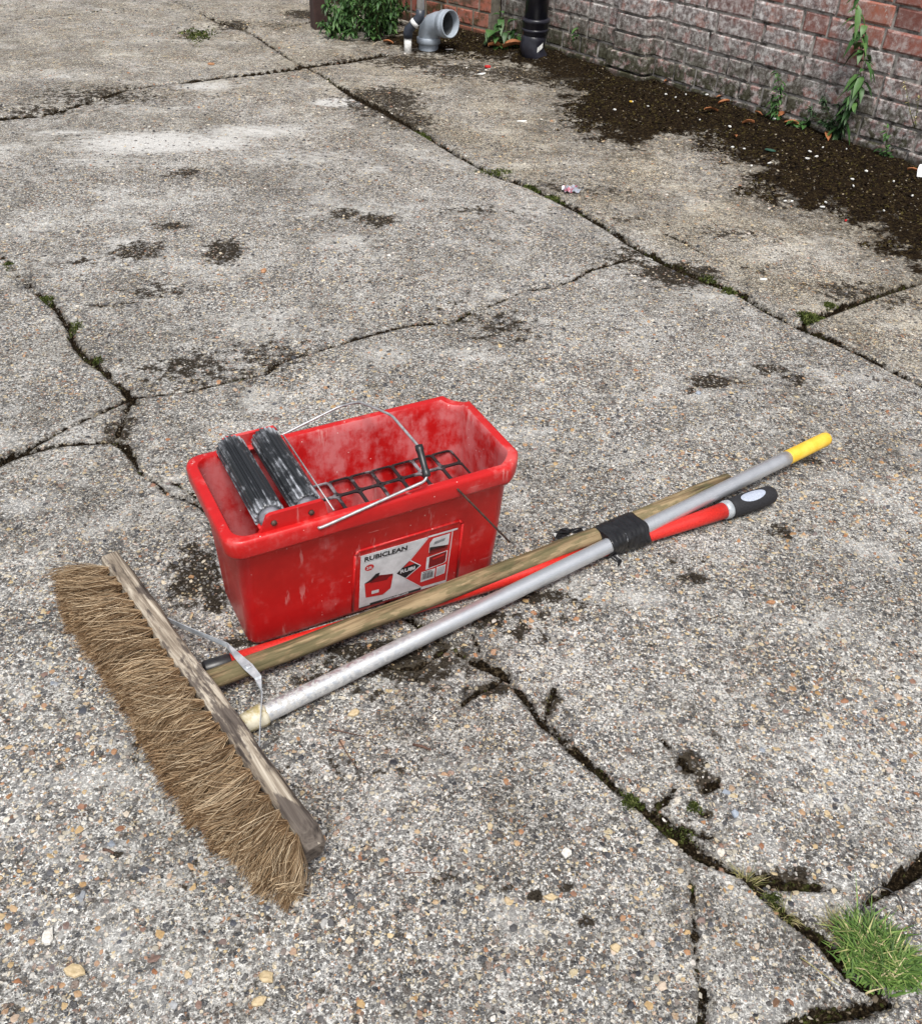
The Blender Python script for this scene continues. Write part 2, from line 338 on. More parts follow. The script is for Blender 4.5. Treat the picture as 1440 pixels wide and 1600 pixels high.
def mat_brick(red):
    m, t = mats_nodes('red_brick' if red else 'worn_painted_brick'); k = N(t)
    isl = k.island(); xyz = k.n('ShaderNodeSeparateXYZ'); t.links.new(k.co, xyz.inputs[0])
    n1 = k.noise(5, 5, .65); n2 = k.noise(45, 5, .75); n3 = k.noise(16, 4, .7)
    b = k.ramp(isl, [(0, (.17, .055, .042)), (.4, (.34, .095, .060)), (.75, (.44, .15, .09)), (1, (.26, .12, .10))])
    b = k.mix(k.ss(n2, .35, .7, 0, .5), b, (.14, .07, .055))
    g = k.ramp(n2, [(.36, (.10, .078, .076)), (.5, (.30, .265, .26)), (.60, (.60, .58, .57))])
    z = xyz.outputs[2]; yy = xyz.outputs[1]
    if red: pf = k.ss(k.m('ADD', k.m('MULTIPLY', n3, .7), k.m('MULTIPLY', isl, .3)), .62, .72, .08, .6)
    else:
        a = k.m('ADD', k.m('MULTIPLY', n1, .9), k.m('MULTIPLY', isl, .35))
        a = k.m('ADD', a, k.m('MULTIPLY', z, -1.25)); a = k.m('ADD', a, k.m('MULTIPLY', yy, .22))
        pf = k.m('MULTIPLY', k.ss(a, .02, .36, .22, 1), k.ss(n3, .40, .49, .66, 1))
    c = k.mix(pf, b, g)
    wsp = k.ss(k.noise(28, 4, .75), .62, .68, 0, .6); c = k.mix(wsp, c, (.50, .49, .47))
    # algae low down
    al = k.m('MULTIPLY', k.ss(z, .04, .40, 1, 0), k.ss(k.m('ADD', n3, k.m('MULTIPLY', yy, .07)), .44, .60, 0, .95))
    c = k.mix(al, c, k.ramp(n2, [(.3, (.014, .012, .006)), (.7, (.065, .066, .026))]))
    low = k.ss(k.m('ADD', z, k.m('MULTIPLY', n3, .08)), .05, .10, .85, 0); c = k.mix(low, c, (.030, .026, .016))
    k.out(c, .88, normal=k.bump(k.m('ADD', n2, k.m('MULTIPLY', n3, .8)), .32, .004), spec=.2); return m
M_BRICKP = mat_brick(False); M_BRICKR = mat_brick(True)
M_MORTAR = mat_simple('dark_lime_mortar', (.035, .030, .026), (.32, .30, .28), 24, .95, lo=.36, hi=.56, bump=.6, bd=.004)
M_MORTARL = mat_simple('pale_lime_mortar', (.10, .09, .07), (.30, .27, .22), 30, .95, lo=.3, hi=.8, bump=.6, bd=.004)

# ------------------------------------------------------------------ ground sheet
WA = R(132.8); WP = np.array([1.724, 3.776, 0.0]); WD = np.array([math.cos(WA), math.sin(WA), 0.0]); WN = np.array([-WD[1], WD[0], 0]) * -1  # WN looks away from the yard?
if np.dot(WN, -WP) < 0: WN = -WN          # WN points into the yard
# joints and cracks: list of (points with half width in px)
CR = [
 # long joint running down to the right
 ([(455, 95, 2), (500, 118, 2.5), (560, 155, 7), (600, 175, 8), (655, 205, 5), (720, 243, 4), (780, 275, 5), (830, 292, 7), (870, 312, 7), (905, 330, 6), (950, 358, 5), (985, 380, 7), (1030, 405, 9), (1075, 425, 10), (1110, 440, 8), (1150, 455, 6), (1200, 485, 5), (1250, 510, 6), (1300, 532, 4), (1350, 556, 4), (1410, 588, 3.5), (1480, 622, 3)], 1),
 ([(1250, 508, 4), (1290, 490, 7), (1335, 472, 7), (1385, 455, 6), (1450, 436, 5), (1540, 415, 5)], 1),
 ([(-40, 190, 8), (0, 184, 8), (60, 178, 7), (150, 155, 5), (208, 137, 5.5), (333, 123, 6), (433, 112, 8), (520, 100, 8), (600, 86, 8)], 0),
 ([(-60, 175, 1), (0, 184, 3), (85, 174, 3.5), (150, 170, 1.5), (200, 180, 1)], 0),
 ([(-40, 34, 1.5), (60, 28, 1.5), (200, 12, 1.5)], 0),
 ([(250, -10, 1.5), (310, 18, 2), (350, 37, 5), (375, 44, 5), (400, 58, 2), (455, 95, 2)], 0),
 ([(420, 46, 1.5), (445, 42, 3), (480, 35, 3), (500, 30, 2)], 0),
 # left crack
 ([(-30, 370, 4), (0, 397, 4), (20, 418, 5), (37, 440, 5), (63, 460, 4), (90, 483, 5), (108, 510, 4.5), (115, 533, 5), (133, 557, 5), (163, 577, 5), (173, 593, 3), (193, 607, 4), (203, 620, 6), (215, 632, 4)], 1),
 ([(203, 622, 4), (187, 632, 3), (153, 647, 3.5), (110, 667, 3), (67, 690, 4), (33, 705, 8), (0, 722, 10), (-50, 745, 10)], 0),
 ([(203, 628, 5), (192, 655, 4), (183, 680, 6), (165, 690, 6), (140, 693, 5), (100, 695, 3.5), (60, 703, 5), (20, 715, 6)], 1),
 ([(170, 685, 5), (195, 700, 6), (207, 715, 5), (215, 733, 4), (228, 745, 4), (247, 755, 3), (263, 773, 3.5), (290, 779, 4), (313, 787, 6), (360, 830, 6), (420, 900, 5)], 0),
 ([(250, 750, 2), (277, 757, 3), (295, 768, 2.5), (313, 781, 4)], 0),
 # cross joint behind the bucket
 ([(203, 622, 4), (247, 617, 2), (290, 612, 2), (333, 602, 2.5), (367, 593, 3), (417, 583, 3.5), (433, 567, 4), (470, 556, 1.5), (509, 544, 2.5), (552, 530, 3), (600, 517, 2), (639, 508, 3), (711, 501, 3.5), (733, 488, 2.5), (769, 477, 1.5), (816, 456, 1.5), (870, 447, 2.5), (895, 439, 2), (924, 421, 2.5), (949, 414, 3), (985, 404, 3)], 0),
 # lower crack
 ([(560, 900, 4), (640, 965, 5), (700, 1006, 3.5), (738, 1031, 5), (767, 1043, 6), (787, 1050, 11), (800, 1064, 5), (833, 1106, 7), (850, 1128, 9), (867, 1143, 7), (890, 1165, 8), (917, 1189, 6), (935, 1200, 8), (962, 1231, 6), (990, 1248, 5), (1017, 1268, 11), (1045, 1290, 14), (1070, 1312, 16), (1100, 1335, 13), (1150, 1355, 12), (1196, 1374, 15), (1235, 1382, 9), (1275, 1386, 5), (1320, 1391, 4)], 1),
 ([(1160, 1362, 7), (1190, 1391, 9), (1234, 1430, 10), (1284, 1466, 11), (1330, 1520, 14), (1387, 1560, 16), (1345, 1577, 14), (1290, 1585, 13), (1230, 1605, 12)], 1),
 ([(1340, 1420, 4), (1373, 1396, 7), (1407, 1372, 13), (1440, 1350, 16), (1520, 1310, 16)], 0),
 ([(1083, 1335, 4), (1082, 1375, 3.5), (1085, 1402, 7), (1084, 1430, 4), (1086, 1486, 3.5), (1090, 1520, 5), (1098, 1550, 8), (1103, 1575, 12), (1098, 1600, 14), (1095, 1660, 12)], 0),
 ([(735, 985, 2), (748, 1010, 2.5), (752, 1035, 3)], 0),
 # pitted spots and side branches
 ([(1033, 1152, 2), (1047, 1166, 5), (1056, 1180, 3), (1072, 1196, 7), (1090, 1206, 3)], 0),
 ([(1100, 1234, 6), (1118, 1222, 7), (1124, 1208, 3)], 0),
 ([(1055, 1180, 2), (1085, 1188, 3), (1108, 1190, 2)], 0),
 ([(1104, 1268, 7), (1095, 1264, 5)], 0),
 ([(1022, 1262, 5), (1048, 1240, 5), (1052, 1228, 3)], 0),
 ([(721, 1100, 4), (742, 1080, 5), (770, 1070, 5), (790, 1052, 5)], 0),
 ([(867, 1075, 4), (858, 1092, 7), (855, 1112, 6), (848, 1122, 6)], 0),
 ([(1035, 365, 2), (1060, 375, 3), (1085, 388, 3), (1110, 402, 2)], 0),
 ([(1065, 1290, 6), (1130, 1315, 3), (1140, 1290, 2)], 0),
 ([(715, 1000, 2), (650, 1042, 3), (590, 1040, 4)], 0),
]
SPOT_DARK = [(560, 1012, 50, 14, 1.0), (650, 1050, 70, 14, 1.1), (600, 1028, 90, 18, 1.0), (500, 1060, 60, 14, .8), (760, 965, 60, 16, .9), (840, 930, 50, 14, .8), (900, 945, 50, 16, .6), (375, 1005, 34, 14, .8), (340, 935, 24, 30, .9), (1070, 1190, 26, 22, .95), (1108, 1222, 24, 18, .9), (1104, 1270, 18, 9, .9), (760, 1075, 44, 14, .8), (860, 1098, 20, 22, .8), (792, 1384, 16, 8, .95), (838, 1396, 16, 9, .9), (885, 1382, 14, 8, 1.0), (916, 1440, 18, 10, .95), (1230, 1372, 60, 14, .9), (1060, 1300, 40, 18, .6), (185, 675, 34, 26, .7), (640, 1010, 80, 16, .8), (690, 1040, 60, 26, .6), (820, 985, 60, 20, .5), (180, 1335, 14, 6, .9),  # px, py, rx, ry, strength; spots along the poles also paint contact shade
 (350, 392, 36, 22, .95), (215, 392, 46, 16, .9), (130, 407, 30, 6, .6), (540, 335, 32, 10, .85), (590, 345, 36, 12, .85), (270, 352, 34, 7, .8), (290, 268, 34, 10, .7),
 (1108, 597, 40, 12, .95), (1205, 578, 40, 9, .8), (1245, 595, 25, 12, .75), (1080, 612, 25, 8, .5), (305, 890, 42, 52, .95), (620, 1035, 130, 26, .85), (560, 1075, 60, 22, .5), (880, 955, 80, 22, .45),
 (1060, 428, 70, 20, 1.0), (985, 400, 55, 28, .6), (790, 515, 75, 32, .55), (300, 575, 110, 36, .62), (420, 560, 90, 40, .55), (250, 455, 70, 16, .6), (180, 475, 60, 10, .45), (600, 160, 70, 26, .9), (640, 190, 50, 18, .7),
 (1130, 365, 60, 14, .5), (740, 330, 60, 8, .6), (820, 330, 60, 10, .4), (365, 40, 30, 10, .8), (300, 55, 30, 12, .7), (470, 22, 30, 8, .9), (430, 40, 40, 10, .5), (160, 150, 140, 18, .6), (60, 172, 80, 12, .6),
 (640, 97, 70, 14, .8), (720, 112, 70, 16, .8), (800, 118, 70, 18, .75), (880, 120, 70, 20, .8), (560, 95, 60, 8, .6), (1170, 205, 40, 20, .5), (940, 300, 70, 16, .45), (990, 345, 60, 12, .45), (860, 290, 40, 14, .5),
 (450, 1390, 60, 40, .35), (340, 1320, 60, 70, .40), (230, 1180, 60, 60, .38), (800, 1380, 110, 20, .35), (860, 1440, 60, 12, .4), (550, 1200, 110, 40, .35), (700, 1370, 30, 12, .5), (1220, 830, 50, 18, .55), (1060, 880, 60, 16, .5), (1090, 905, 40, 14, .6), (1270, 720, 25, 7, .5),  # spots by the bristles and yellow cap put their shade into the colour
 (1330, 455, 80, 22, .6), (1400, 470, 60, 20, .5), (760, 500, 90, 26, .45), (680, 1080, 80, 30, .35), (1000, 1010, 30, 10, .3), (560, 600, 90, 10, .3), (1180, 420, 50, 12, .4), (700, 480, 100, 30, .35)]
SPOT_PALE = [(530, 161, 46, 7, 1.5), (235, 222, 150, 24, 1.05), (330, 222, 100, 18, .95), (400, 205, 130, 16, .8), (470, 240, 120, 18, .6), (150, 250, 160, 24, .6), (100, 205, 120, 8, .7), (320, 136, 70, 9, .85), (230, 40, 50, 5, .6), (200, 378, 60, 18, .7), (80, 400, 90, 20, .5),
 (590, 260, 60, 12, .6), (460, 225, 120, 30, .45), (560, 245, 100, 10, .5), (110, 120, 200, 18, .5), (900, 545, 160, 36, .45), (1000, 520, 120, 50, .45), (850, 600, 120, 30, .45), (1260, 600, 60, 16, .5), (250, 1080, 60, 80, .3), (100, 1250, 100, 90, .3), (880, 245, 50, 8, .35),
 (1250, 1050, 150, 100, .28), (980, 1100, 80, 60, .25), (440, 1130, 60, 40, .35), (740, 1130, 100, 50, .3), (60, 350, 90, 40, .3), (700, 1240, 120, 60, .3)]
BANK = [(590, 74), (640, 80), (700, 88), (770, 99), (830, 112), (872, 128), (890, 150), (876, 185), (900, 210), (960, 228), (1010, 226), (1060, 214), (1110, 232), (1165, 258), (1150, 288), (1140, 300), (1210, 322), (1300, 336), (1350, 366), (1400, 400), (1470, 450), (1640, 470), (1640, 330), (1440, 250), (1040, 110), (960, 78), (850, 48), (770, 28), (700, 30), (620, 48), (570, 62)]

def axis_grid(segs):
    out = [segs[0][0]]
    for a, b, st in segs:
        n = max(1, int(round((b - a) / st))); out += list(np.linspace(a, b, n + 1)[1:])
    return np.array(out)
xs = axis_grid([(-60, -20, 10), (-20, -6, 2), (-6, -3, .3), (-3, -1.2, .03), (-1.2, 1.5, .0052), (1.5, 2.4, .018), (2.4, 6, .3), (6, 20, 2), (20, 60, 10)])
ys = axis_grid([(-60, -20, 10), (-20, -4, 2), (-4, 0, .4), (0, .42, .04), (.42, 2.3, .0052), (2.3, 4.2, .009), (4.2, 7.2, .022), (7.2, 12, .3), (12, 30, 2), (30, 80, 10)])
X, Y = np.meshgrid(xs, ys); PX = X.ravel(); PY = Y.ravel(); NV = len(PX)

def vnoise(x, y, scale, seed):
    r = np.random.default_rng(seed); T = r.random((256, 256)); u = x * scale; v = y * scale
    i = np.floor(u).astype(int); j = np.floor(v).astype(int); fu = u - i; fv = v - j
    fu = fu * fu * (3 - 2 * fu); fv = fv * fv * (3 - 2 * fv)
    g = lambda a, b: T[a % 256, b % 256]
    return (g(i, j) * (1 - fu) + g(i + 1, j) * fu) * (1 - fv) + (g(i, j + 1) * (1 - fu) + g(i + 1, j + 1) * fu) * fv
def pxm(px, py):           # metres of ground per photo pixel, sideways and in depth
    a = G(px, py); b = G(px + 1, py); c = G(px, py + 1)
    return np.linalg.norm(a - b), np.linalg.norm(a - c)
crackd = np.full(NV, .2); crackw = np.zeros(NV); green = np.zeros(NV)
sub = np.where((PX > -4) & (PX < 3) & (PY > .2) & (PY < 9))[0]; sx = PX[sub]; sy = PY[sub]; best = np.full(len(sub), .2); bw = np.zeros(len(sub))
for pts, gflag in CR:
    q = []
    for (a, b, w) in pts:
        p = G(a, b); sc = pxm(a, b); q.append((p[0], p[1], w * (sc[0] * .6 + sc[1] * .4) * (.78 if b > 600 else .52 + .33 * max(0, b - 250) / 350)))
    for (x0, y0, w0), (x1, y1, w1) in zip(q[:-1], q[1:]):
        pad = .12; loc = np.where((sx > min(x0, x1) - pad) & (sx < max(x0, x1) + pad) & (sy > min(y0, y1) - pad) & (sy < max(y0, y1) + pad))[0]
        if len(loc) == 0: continue
        dx, dy = x1 - x0, y1 - y0; L2 = dx * dx + dy * dy + 1e-12
        t = np.clip(((sx[loc] - x0) * dx + (sy[loc] - y0) * dy) / L2, 0, 1)
        d = np.hypot(sx[loc] - x0 - t * dx, sy[loc] - y0 - t * dy); w = w0 + (w1 - w0) * t
        val = d - w; up_ = val < best[loc]
        best[loc] = np.where(up_, val, best[loc]); bw[loc] = np.where(up_, w, bw[loc])
        if gflag: green[sub[loc]] = np.maximum(green[sub[loc]], (d < .06) * 1.0)
crackd[sub] = best; crackw[sub] = bw
green *= np.clip((vnoise(PX, PY, 5, 3) - .55) * 6, 0, 1)
def spots(lst):
    f = np.zeros(NV)
    for (a, b, rx, ry, s) in lst:
        c = G(a, b); e = G(a + rx, b); d = G(a, b + ry); Rx = np.hypot(*(e - c)[:2]); Ry = np.hypot(*(d - c)[:2])
        ux = (e - c)[:2] / Rx; vx = np.array([-ux[1], ux[0]])
        loc = sub[(np.abs(sx - c[0]) < 2.2 * max(Rx, Ry)) & (np.abs(sy - c[1]) < 2.2 * max(Rx, Ry))]
        dx = PX[loc] - c[0]; dy = PY[loc] - c[1]
        r2 = ((dx * ux[0] + dy * ux[1]) / Rx) ** 2 + ((dx * vx[0] + dy * vx[1]) / Ry) ** 2
        f[loc] = np.maximum(f[loc], s * np.exp(-r2 * .9))
    return f
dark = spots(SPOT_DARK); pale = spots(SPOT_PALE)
bp = [G(a, b)[:2] for a, b in BANK]
bx_, by_ = PX, PY; inside = np.zeros(NV, bool); bdist = np.full(NV, 9.)
msk = np.where((PX > -2.5) & (PX < 4) & (PY > 2) & (PY < 9))[0]
for i in range(len(bp)):
    (x0, y0), (x1, y1) = bp[i], bp[(i + 1) % len(bp)]; qx, qy = PX[msk], PY[msk]
    cond = ((y0 > qy) != (y1 > qy)) & (qx < (x1 - x0) * (qy - y0) / (y1 - y0 + 1e-12) + x0); inside[msk] ^= cond
    dx, dy = x1 - x0, y1 - y0; t = np.clip(((qx - x0) * dx + (qy - y0) * dy) / (dx * dx + dy * dy + 1e-12), 0, 1)
    bdist[msk] = np.minimum(bdist[msk], np.hypot(qx - x0 - t * dx, qy - y0 - t * dy))
bank = np.where(inside, bdist, -bdist)
wdist = (PX - WP[0]) * WN[0] + (PY - WP[1]) * WN[1]      # + in the yard
# tan: beyond the long joint and in the far slabs
j0 = G(560, 155); j1 = G(1480, 622); side = ((j1[0] - j0[0]) * (PY - j0[1]) - (j1[1] - j0[1]) * (PX - j0[0])) / np.hypot(j1[0] - j0[0], j1[1] - j0[1])
tan = np.clip(side * 8 + .3, 0, 1) * .9 + np.clip((PY - 3.2) * .6, 0, 1) * .6 + .18
tan = np.clip(tan, 0, 1)
def sst(x, a, b):
    t = np.clip((x - a) / (b - a), 0, 1); return t * t * (3 - 2 * t)
nz = vnoise(PX, PY, 3, 5) * .006 + vnoise(PX, PY, 11, 6) * .003 + vnoise(PX, PY, 60, 8) * .0012
PZ = nz - .006
PZ -= sst(-crackd, -.003, .006) * (np.clip(crackw * 1.6, .005, .018))
PZ += sst(bank, -.02, .25) * (.010 + .022 * vnoise(PX, PY, 14, 9) + .010 * vnoise(PX, PY, 45, 10))
PZ += sst(side, -.004, .004) * .003 + np.clip(vnoise(PX, PY, 1.1, 44) - .5, -.3, .3) * .012
far = (np.abs(PX) > 6) | (PY > 9) | (PY < 0); PZ[far] = 0
nx, ny = len(xs), len(ys)
idx = np.arange(nx * ny).reshape(ny, nx); quads = np.stack([idx[:-1, :-1], idx[:-1, 1:], idx[1:, 1:], idx[1:, :-1]], -1).reshape(-1, 4)
me = bpy.data.meshes.new('ground'); me.vertices.add(NV); me.vertices.foreach_set('co', np.stack([PX, PY, PZ], 1).ravel())
me.loops.add(len(quads) * 4); me.loops.foreach_set('vertex_index', quads.ravel())
me.polygons.add(len(quads)); me.polygons.foreach_set('loop_start', np.arange(0, len(quads) * 4, 4)); me.polygons.foreach_set('loop_total', np.full(len(quads), 4))
me.update(calc_edges=True); me.polygons.foreach_set('use_smooth', np.ones(len(quads), bool))
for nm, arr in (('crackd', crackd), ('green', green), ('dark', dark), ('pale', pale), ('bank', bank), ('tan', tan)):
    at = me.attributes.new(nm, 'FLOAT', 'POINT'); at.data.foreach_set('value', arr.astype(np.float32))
me.materials.append(M_GROUND)
tag(link(bpy.data.objects.new('ground', me)), kind='structure')
GZ = PZ.reshape(ny, nx); GC = crackd.reshape(ny, nx); GB = bank.reshape(ny, nx)
def gz(x, y, arr=None):
    A = GZ if arr is None else arr
    i = np.clip(np.searchsorted(ys, y) - 1, 0, ny - 2); j = np.clip(np.searchsorted(xs, x) - 1, 0, nx - 2)
    fy = (y - ys[i]) / (ys[i + 1] - ys[i]); fx = (x - xs[j]) / (xs[j + 1] - xs[j])
    return (A[i, j] * (1 - fx) + A[i, j + 1] * fx) * (1 - fy) + (A[i + 1, j] * (1 - fx) + A[i + 1, j + 1] * fx) * fy
def GP(px, py): p = G(px, py); p[2] = gz(p[0], p[1]); return p

# ------------------------------------------------------------------ gravel set in the concrete
def scatter_mesh(name, pos, size, base_v, base_f, squash, mat, label, cat, parent=None, jitter=.25, smooth=False, kind='stuff', tilt=.3):
    n = len(pos); nv = len(base_v); B = np.array(base_v)
    V = np.repeat(B[None], n, 0) * (1 + rng.uniform(-jitter, jitter, (n, nv, 1)))
    V[:, :, 0] *= rng.uniform(.75, 1.35, (n, 1)); V[:, :, 2] *= squash
    ax = rng.normal(0, tilt, (n, 2)); V[:, :, 2] += V[:, :, 0] * ax[:, :1] + V[:, :, 1] * ax[:, 1:]
    a = rng.uniform(0, 6.283, n); c, s = np.cos(a)[:, None], np.sin(a)[:, None]
    x = V[:, :, 0] * c - V[:, :, 1] * s; y = V[:, :, 0] * s + V[:, :, 1] * c; V[:, :, 0] = x; V[:, :, 1] = y
    V *= size[:, None, None]; V += pos[:, None, :]
    Fc = np.array(base_f); FF = (Fc[None] + (np.arange(n) * nv)[:, None, None]).reshape(-1, 3)
    me = bpy.data.meshes.new(name); me.vertices.add(n * nv); me.vertices.foreach_set('co', V.reshape(-1))
    me.loops.add(len(FF) * 3); me.loops.foreach_set('vertex_index', FF.ravel()); me.polygons.add(len(FF))
    me.polygons.foreach_set('loop_start', np.arange(0, len(FF) * 3, 3)); me.polygons.foreach_set('loop_total', np.full(len(FF), 3))
    me.update(calc_edges=True); me.polygons.foreach_set('use_smooth', np.full(len(FF), smooth)); me.materials.append(mat)
    return tag(link(bpy.data.objects.new(name, me), parent), label, cat, kind=kind)
def ico():
    p = (1 + 5 ** .5) / 2; v = np.array([(-1, p, 0), (1, p, 0), (-1, -p, 0), (1, -p, 0), (0, -1, p), (0, 1, p), (0, -1, -p), (0, 1, -p), (p, 0, -1), (p, 0, 1), (-p, 0, -1), (-p, 0, 1)]) / math.hypot(1, p)
    f = [(0, 11, 5), (0, 5, 1), (0, 1, 7), (0, 7, 10), (0, 10, 11), (1, 5, 9), (5, 11, 4), (11, 10, 2), (10, 7, 6), (7, 1, 8), (3, 9, 4), (3, 4, 2), (3, 2, 6), (3, 6, 8), (3, 8, 9), (4, 9, 5), (2, 4, 11), (6, 2, 10), (8, 6, 7), (9, 8, 1)]
    return v, f
IV, IF = ico()
def scatter_pts(n, x0, x1, y0, y1, dens=None):
    x = rng.uniform(x0, x1, n); y = rng.uniform(y0, y1, n)
    if dens is not None:
        k = rng.random(n) < dens(x, y); x, y = x[k], y[k]
    return x, y
def in_view(x, y, m=.15):
    return (x > -.45 * y - .32 - m) & (x < .42 * y + .38 + m)
gx, gy = scatter_pts(80000, -3.2, 2.4, .42, 6.2, lambda x, y: in_view(x, y) * np.clip((vnoise(x, y, 2.3, 21) * .6 + vnoise(x, y, 8, 22) * .4 - .22) * 1.9, .06, 1) * np.clip(1.3 - (y - .4) * .16, .35, 1) * (gz(x, y, GC) > -.004) * (gz(x, y, GB) < .02))
sz = (.0016 + .0046 * rng.random(len(gx)) ** 3.0) * np.clip(.85 + gy * .10, 1, 1.4)
scatter_mesh('embedded_gravel', np.stack([gx, gy, gz(gx, gy) - sz * .12], 1), sz, IV, IF, .42, M_FLINT, 'flint gravel worn out of the concrete slabs', 'gravel')

cx1, cy1 = scatter_pts(5200, -.7, 1.1, .42, 2.0, lambda x, y: in_view(x, y, .05) * np.clip((vnoise(x, y, 3.1, 51) - .30) * 2.2, .08, 1) * (gz(x, y, GC) > .001))
sz = .0028 + .0042 * rng.random(len(cx1)) ** 2.2
scatter_mesh('embedded_gravel', np.stack([cx1, cy1, gz(cx1, cy1) - sz * .16], 1), sz, IV, IF, .38, M_FLINTL, 'larger tan and orange pebbles standing proud of the worn concrete', 'gravel', jitter=.35)
cx1, cy1 = scatter_pts(260000, -1.3, 1.5, .42, 3.2, lambda x, y: in_view(x, y, .05) * (gz(x, y, GC) < -.0005) * (vnoise(x, y, 22, 61) > .45) * .30)
sz = .0014 + .0034 * rng.random(len(cx1)) ** 2
scatter_mesh('crack_debris', np.stack([cx1, cy1, gz(cx1, cy1) + sz * .2], 1), sz, IV, IF, .6, M_DEBRIS, 'dark crumbs, grit and dead moss lying in the open cracks', 'debris', jitter=.45)
# ------------------------------------------------------------------ bucket
BYAW = .5122; BO = np.array([-.1786, 1.30, 0.0]); BL, BW, BH = .2565, .1246, .2715
bex = np.array([math.cos(BYAW), math.sin(BYAW), 0]); bey = np.array([-math.sin(BYAW), math.cos(BYAW), 0])
bucket = thing('tiling_bucket', BO, BYAW, 'red rectangular wash bucket with two black rollers and a wire handle', 'bucket')
def rrect(hx, hy, r, z, chamf=None, dip=0.0, n=6):
    pts = []
    for qi, (sx_, sy_, a0) in enumerate(((1, -1, -90), (1, 1, 0), (-1, 1, 90), (-1, -1, 180))):
        rr = r if (chamf is None or sx_ < 0) else chamf
        for i in range(n + 1):
            t = i / n; a = R(a0 + 90 * t)
            p = np.array([sx_ * (hx - rr) + rr * math.cos(a), sy_ * (hy - rr) + rr * math.sin(a), z])
            if chamf is not None and sx_ > 0:      # flattened pouring corners on the right
                A = np.array([sx_ * (hx - rr) + rr * math.cos(R(a0)), sy_ * (hy - rr) + rr * math.sin(R(a0)), z])
                B = np.array([sx_ * (hx - rr) + rr * math.cos(R(a0 + 90)), sy_ * (hy - rr) + rr * math.sin(R(a0 + 90)), z])
                q = A + (B - A) * t; p = p * .35 + q * .65
                if sy_ > 0: p[2] -= dip * math.sin(math.pi * t) ** .8
            pts.append(p)
    return pts
mb = MB()
zr = BH - .036
outer = [rrect(.2300, .0735, .020, 0.0), rrect(.2365, .0800, .021, .003), rrect(.2385, .0818, .022, .010), rrect(.2405, .0935, .024, .10), rrect(.2455, .1128, .025, zr - .001, .030),
         rrect(.2460, .1133, .025, zr, .030), rrect(.2600, .1240, .028, zr + .0005, .036, .003), rrect(.2615, .1256, .029, zr + .006, .037, .005), rrect(.2625, .1266, .029, BH - .007, .038, .008), rrect(.2605, .1246, .028, BH - .001, .037, .008), rrect(.2570, .1210, .027, BH, .036, .008),
         rrect(.2455, .1120, .024, BH - .0005, .031, .008)]
inner = [rrect(.2455, .1120, .024, BH - .0005, .031, .008), rrect(.2435, .1100, .023, BH - .004, .030, .006), rrect(.2425, .1092, .023, BH - .02, .029), rrect(.2370, .0900, .030, .10), rrect(.2340, .0770, .028, .014), rrect(.2240, .0670, .022, .009)]
mb.rings(outer, True, False, 0); mb.rings(inner, False, True, 1)
def FF(a, z, off=0.0):     # point on the front face
    t = (z - .010) / (.2345 - .010); p = np.array([a, -(.0818 + (.1120 - .0818) * t), z]); nn = np.array([0, -.991, -.134]); return p + nn * off
# raised frame round the sticker panel
fr = [(-.052, .012), (-.050, .158), (-.044, .166), (.144, .166), (.152, .158), (.156, .012)]
for (a0, z0), (a1, z1) in zip(fr[:-1], fr[1:]):
    mb.tube([FF(a0, z0, .0004), FF(a1, z1, .0004)], .0024, 8)
# small ribs below the rim
tub = mb.build('tub', [M_RED, M_REDIN], bucket)
# roller brackets standing on the long rims
for sgn in (-1, 1):
    mb = MB(); y = sgn * .1115; th = .0035
    prof = [(-.208, BH - .003), (-.200, BH + .010), (-.194, BH + .026), (-.188, BH + .029), (-.106, BH + .029), (-.101, BH + .024), (-.096, BH - .003)]
    r_a = [np.array([a, y - th, z]) for a, z in prof]; r_b = [np.array([a, y + th, z]) for a, z in prof]
    mb.rings([r_a, r_b], True, True, 0, False)
    mb.box((-.152, y - sgn * .008, BH + .003), (.108, .012, .006), bev=.002)
    br = mb.build('roller_bracket', M_RED, bucket)
    for a in (-.184, -.124):
        b2 = MB(); yy = y + sgn * .0035
        b2.tube([(a, yy, BH + .013), (a, yy + sgn * .003, BH + .013)], [.0052, .0046], 6)
        b2.build('bolt', M_WIRED, br)
def mat_roller():
    m, t = mats_nodes('slurry_coated_rubber_roller'); k = N(t)
    g = k.noise(28, 5, .75); g2 = k.noise(90, 4, .7, k.stretch((1, .10, 1)))
    # rubbed dry slurry on the rib tops, more at the ends
    xyz = k.n('ShaderNodeSeparateXYZ'); t.links.new(k.co, xyz.inputs[0]); e = k.ss(k.m('ABSOLUTE', k.m('SUBTRACT', xyz.outputs[1], .005)), .06, .11, 0, .10)
    f = k.ss(k.m('ADD', k.m('ADD', k.m('MULTIPLY', g, .5), k.m('MULTIPLY', g2, .5)), e), .50, .64, .02, .85)
    f = k.m('MULTIPLY', f, k.ss(k.attr('rib'), 0, 1, .35, 1))
    col = k.mix(f, (.010, .011, .013), (.40, .42, .46))
    k.out(col, k.ss(f, 0, 1, .28, .8), normal=k.bump(g, .3, .001)); return m
M_ROLL = mat_roller()
M_HUB = mat_simple('dirty_grey_hub', (.05, .05, .06), (.22, .22, .25), 40, .6)
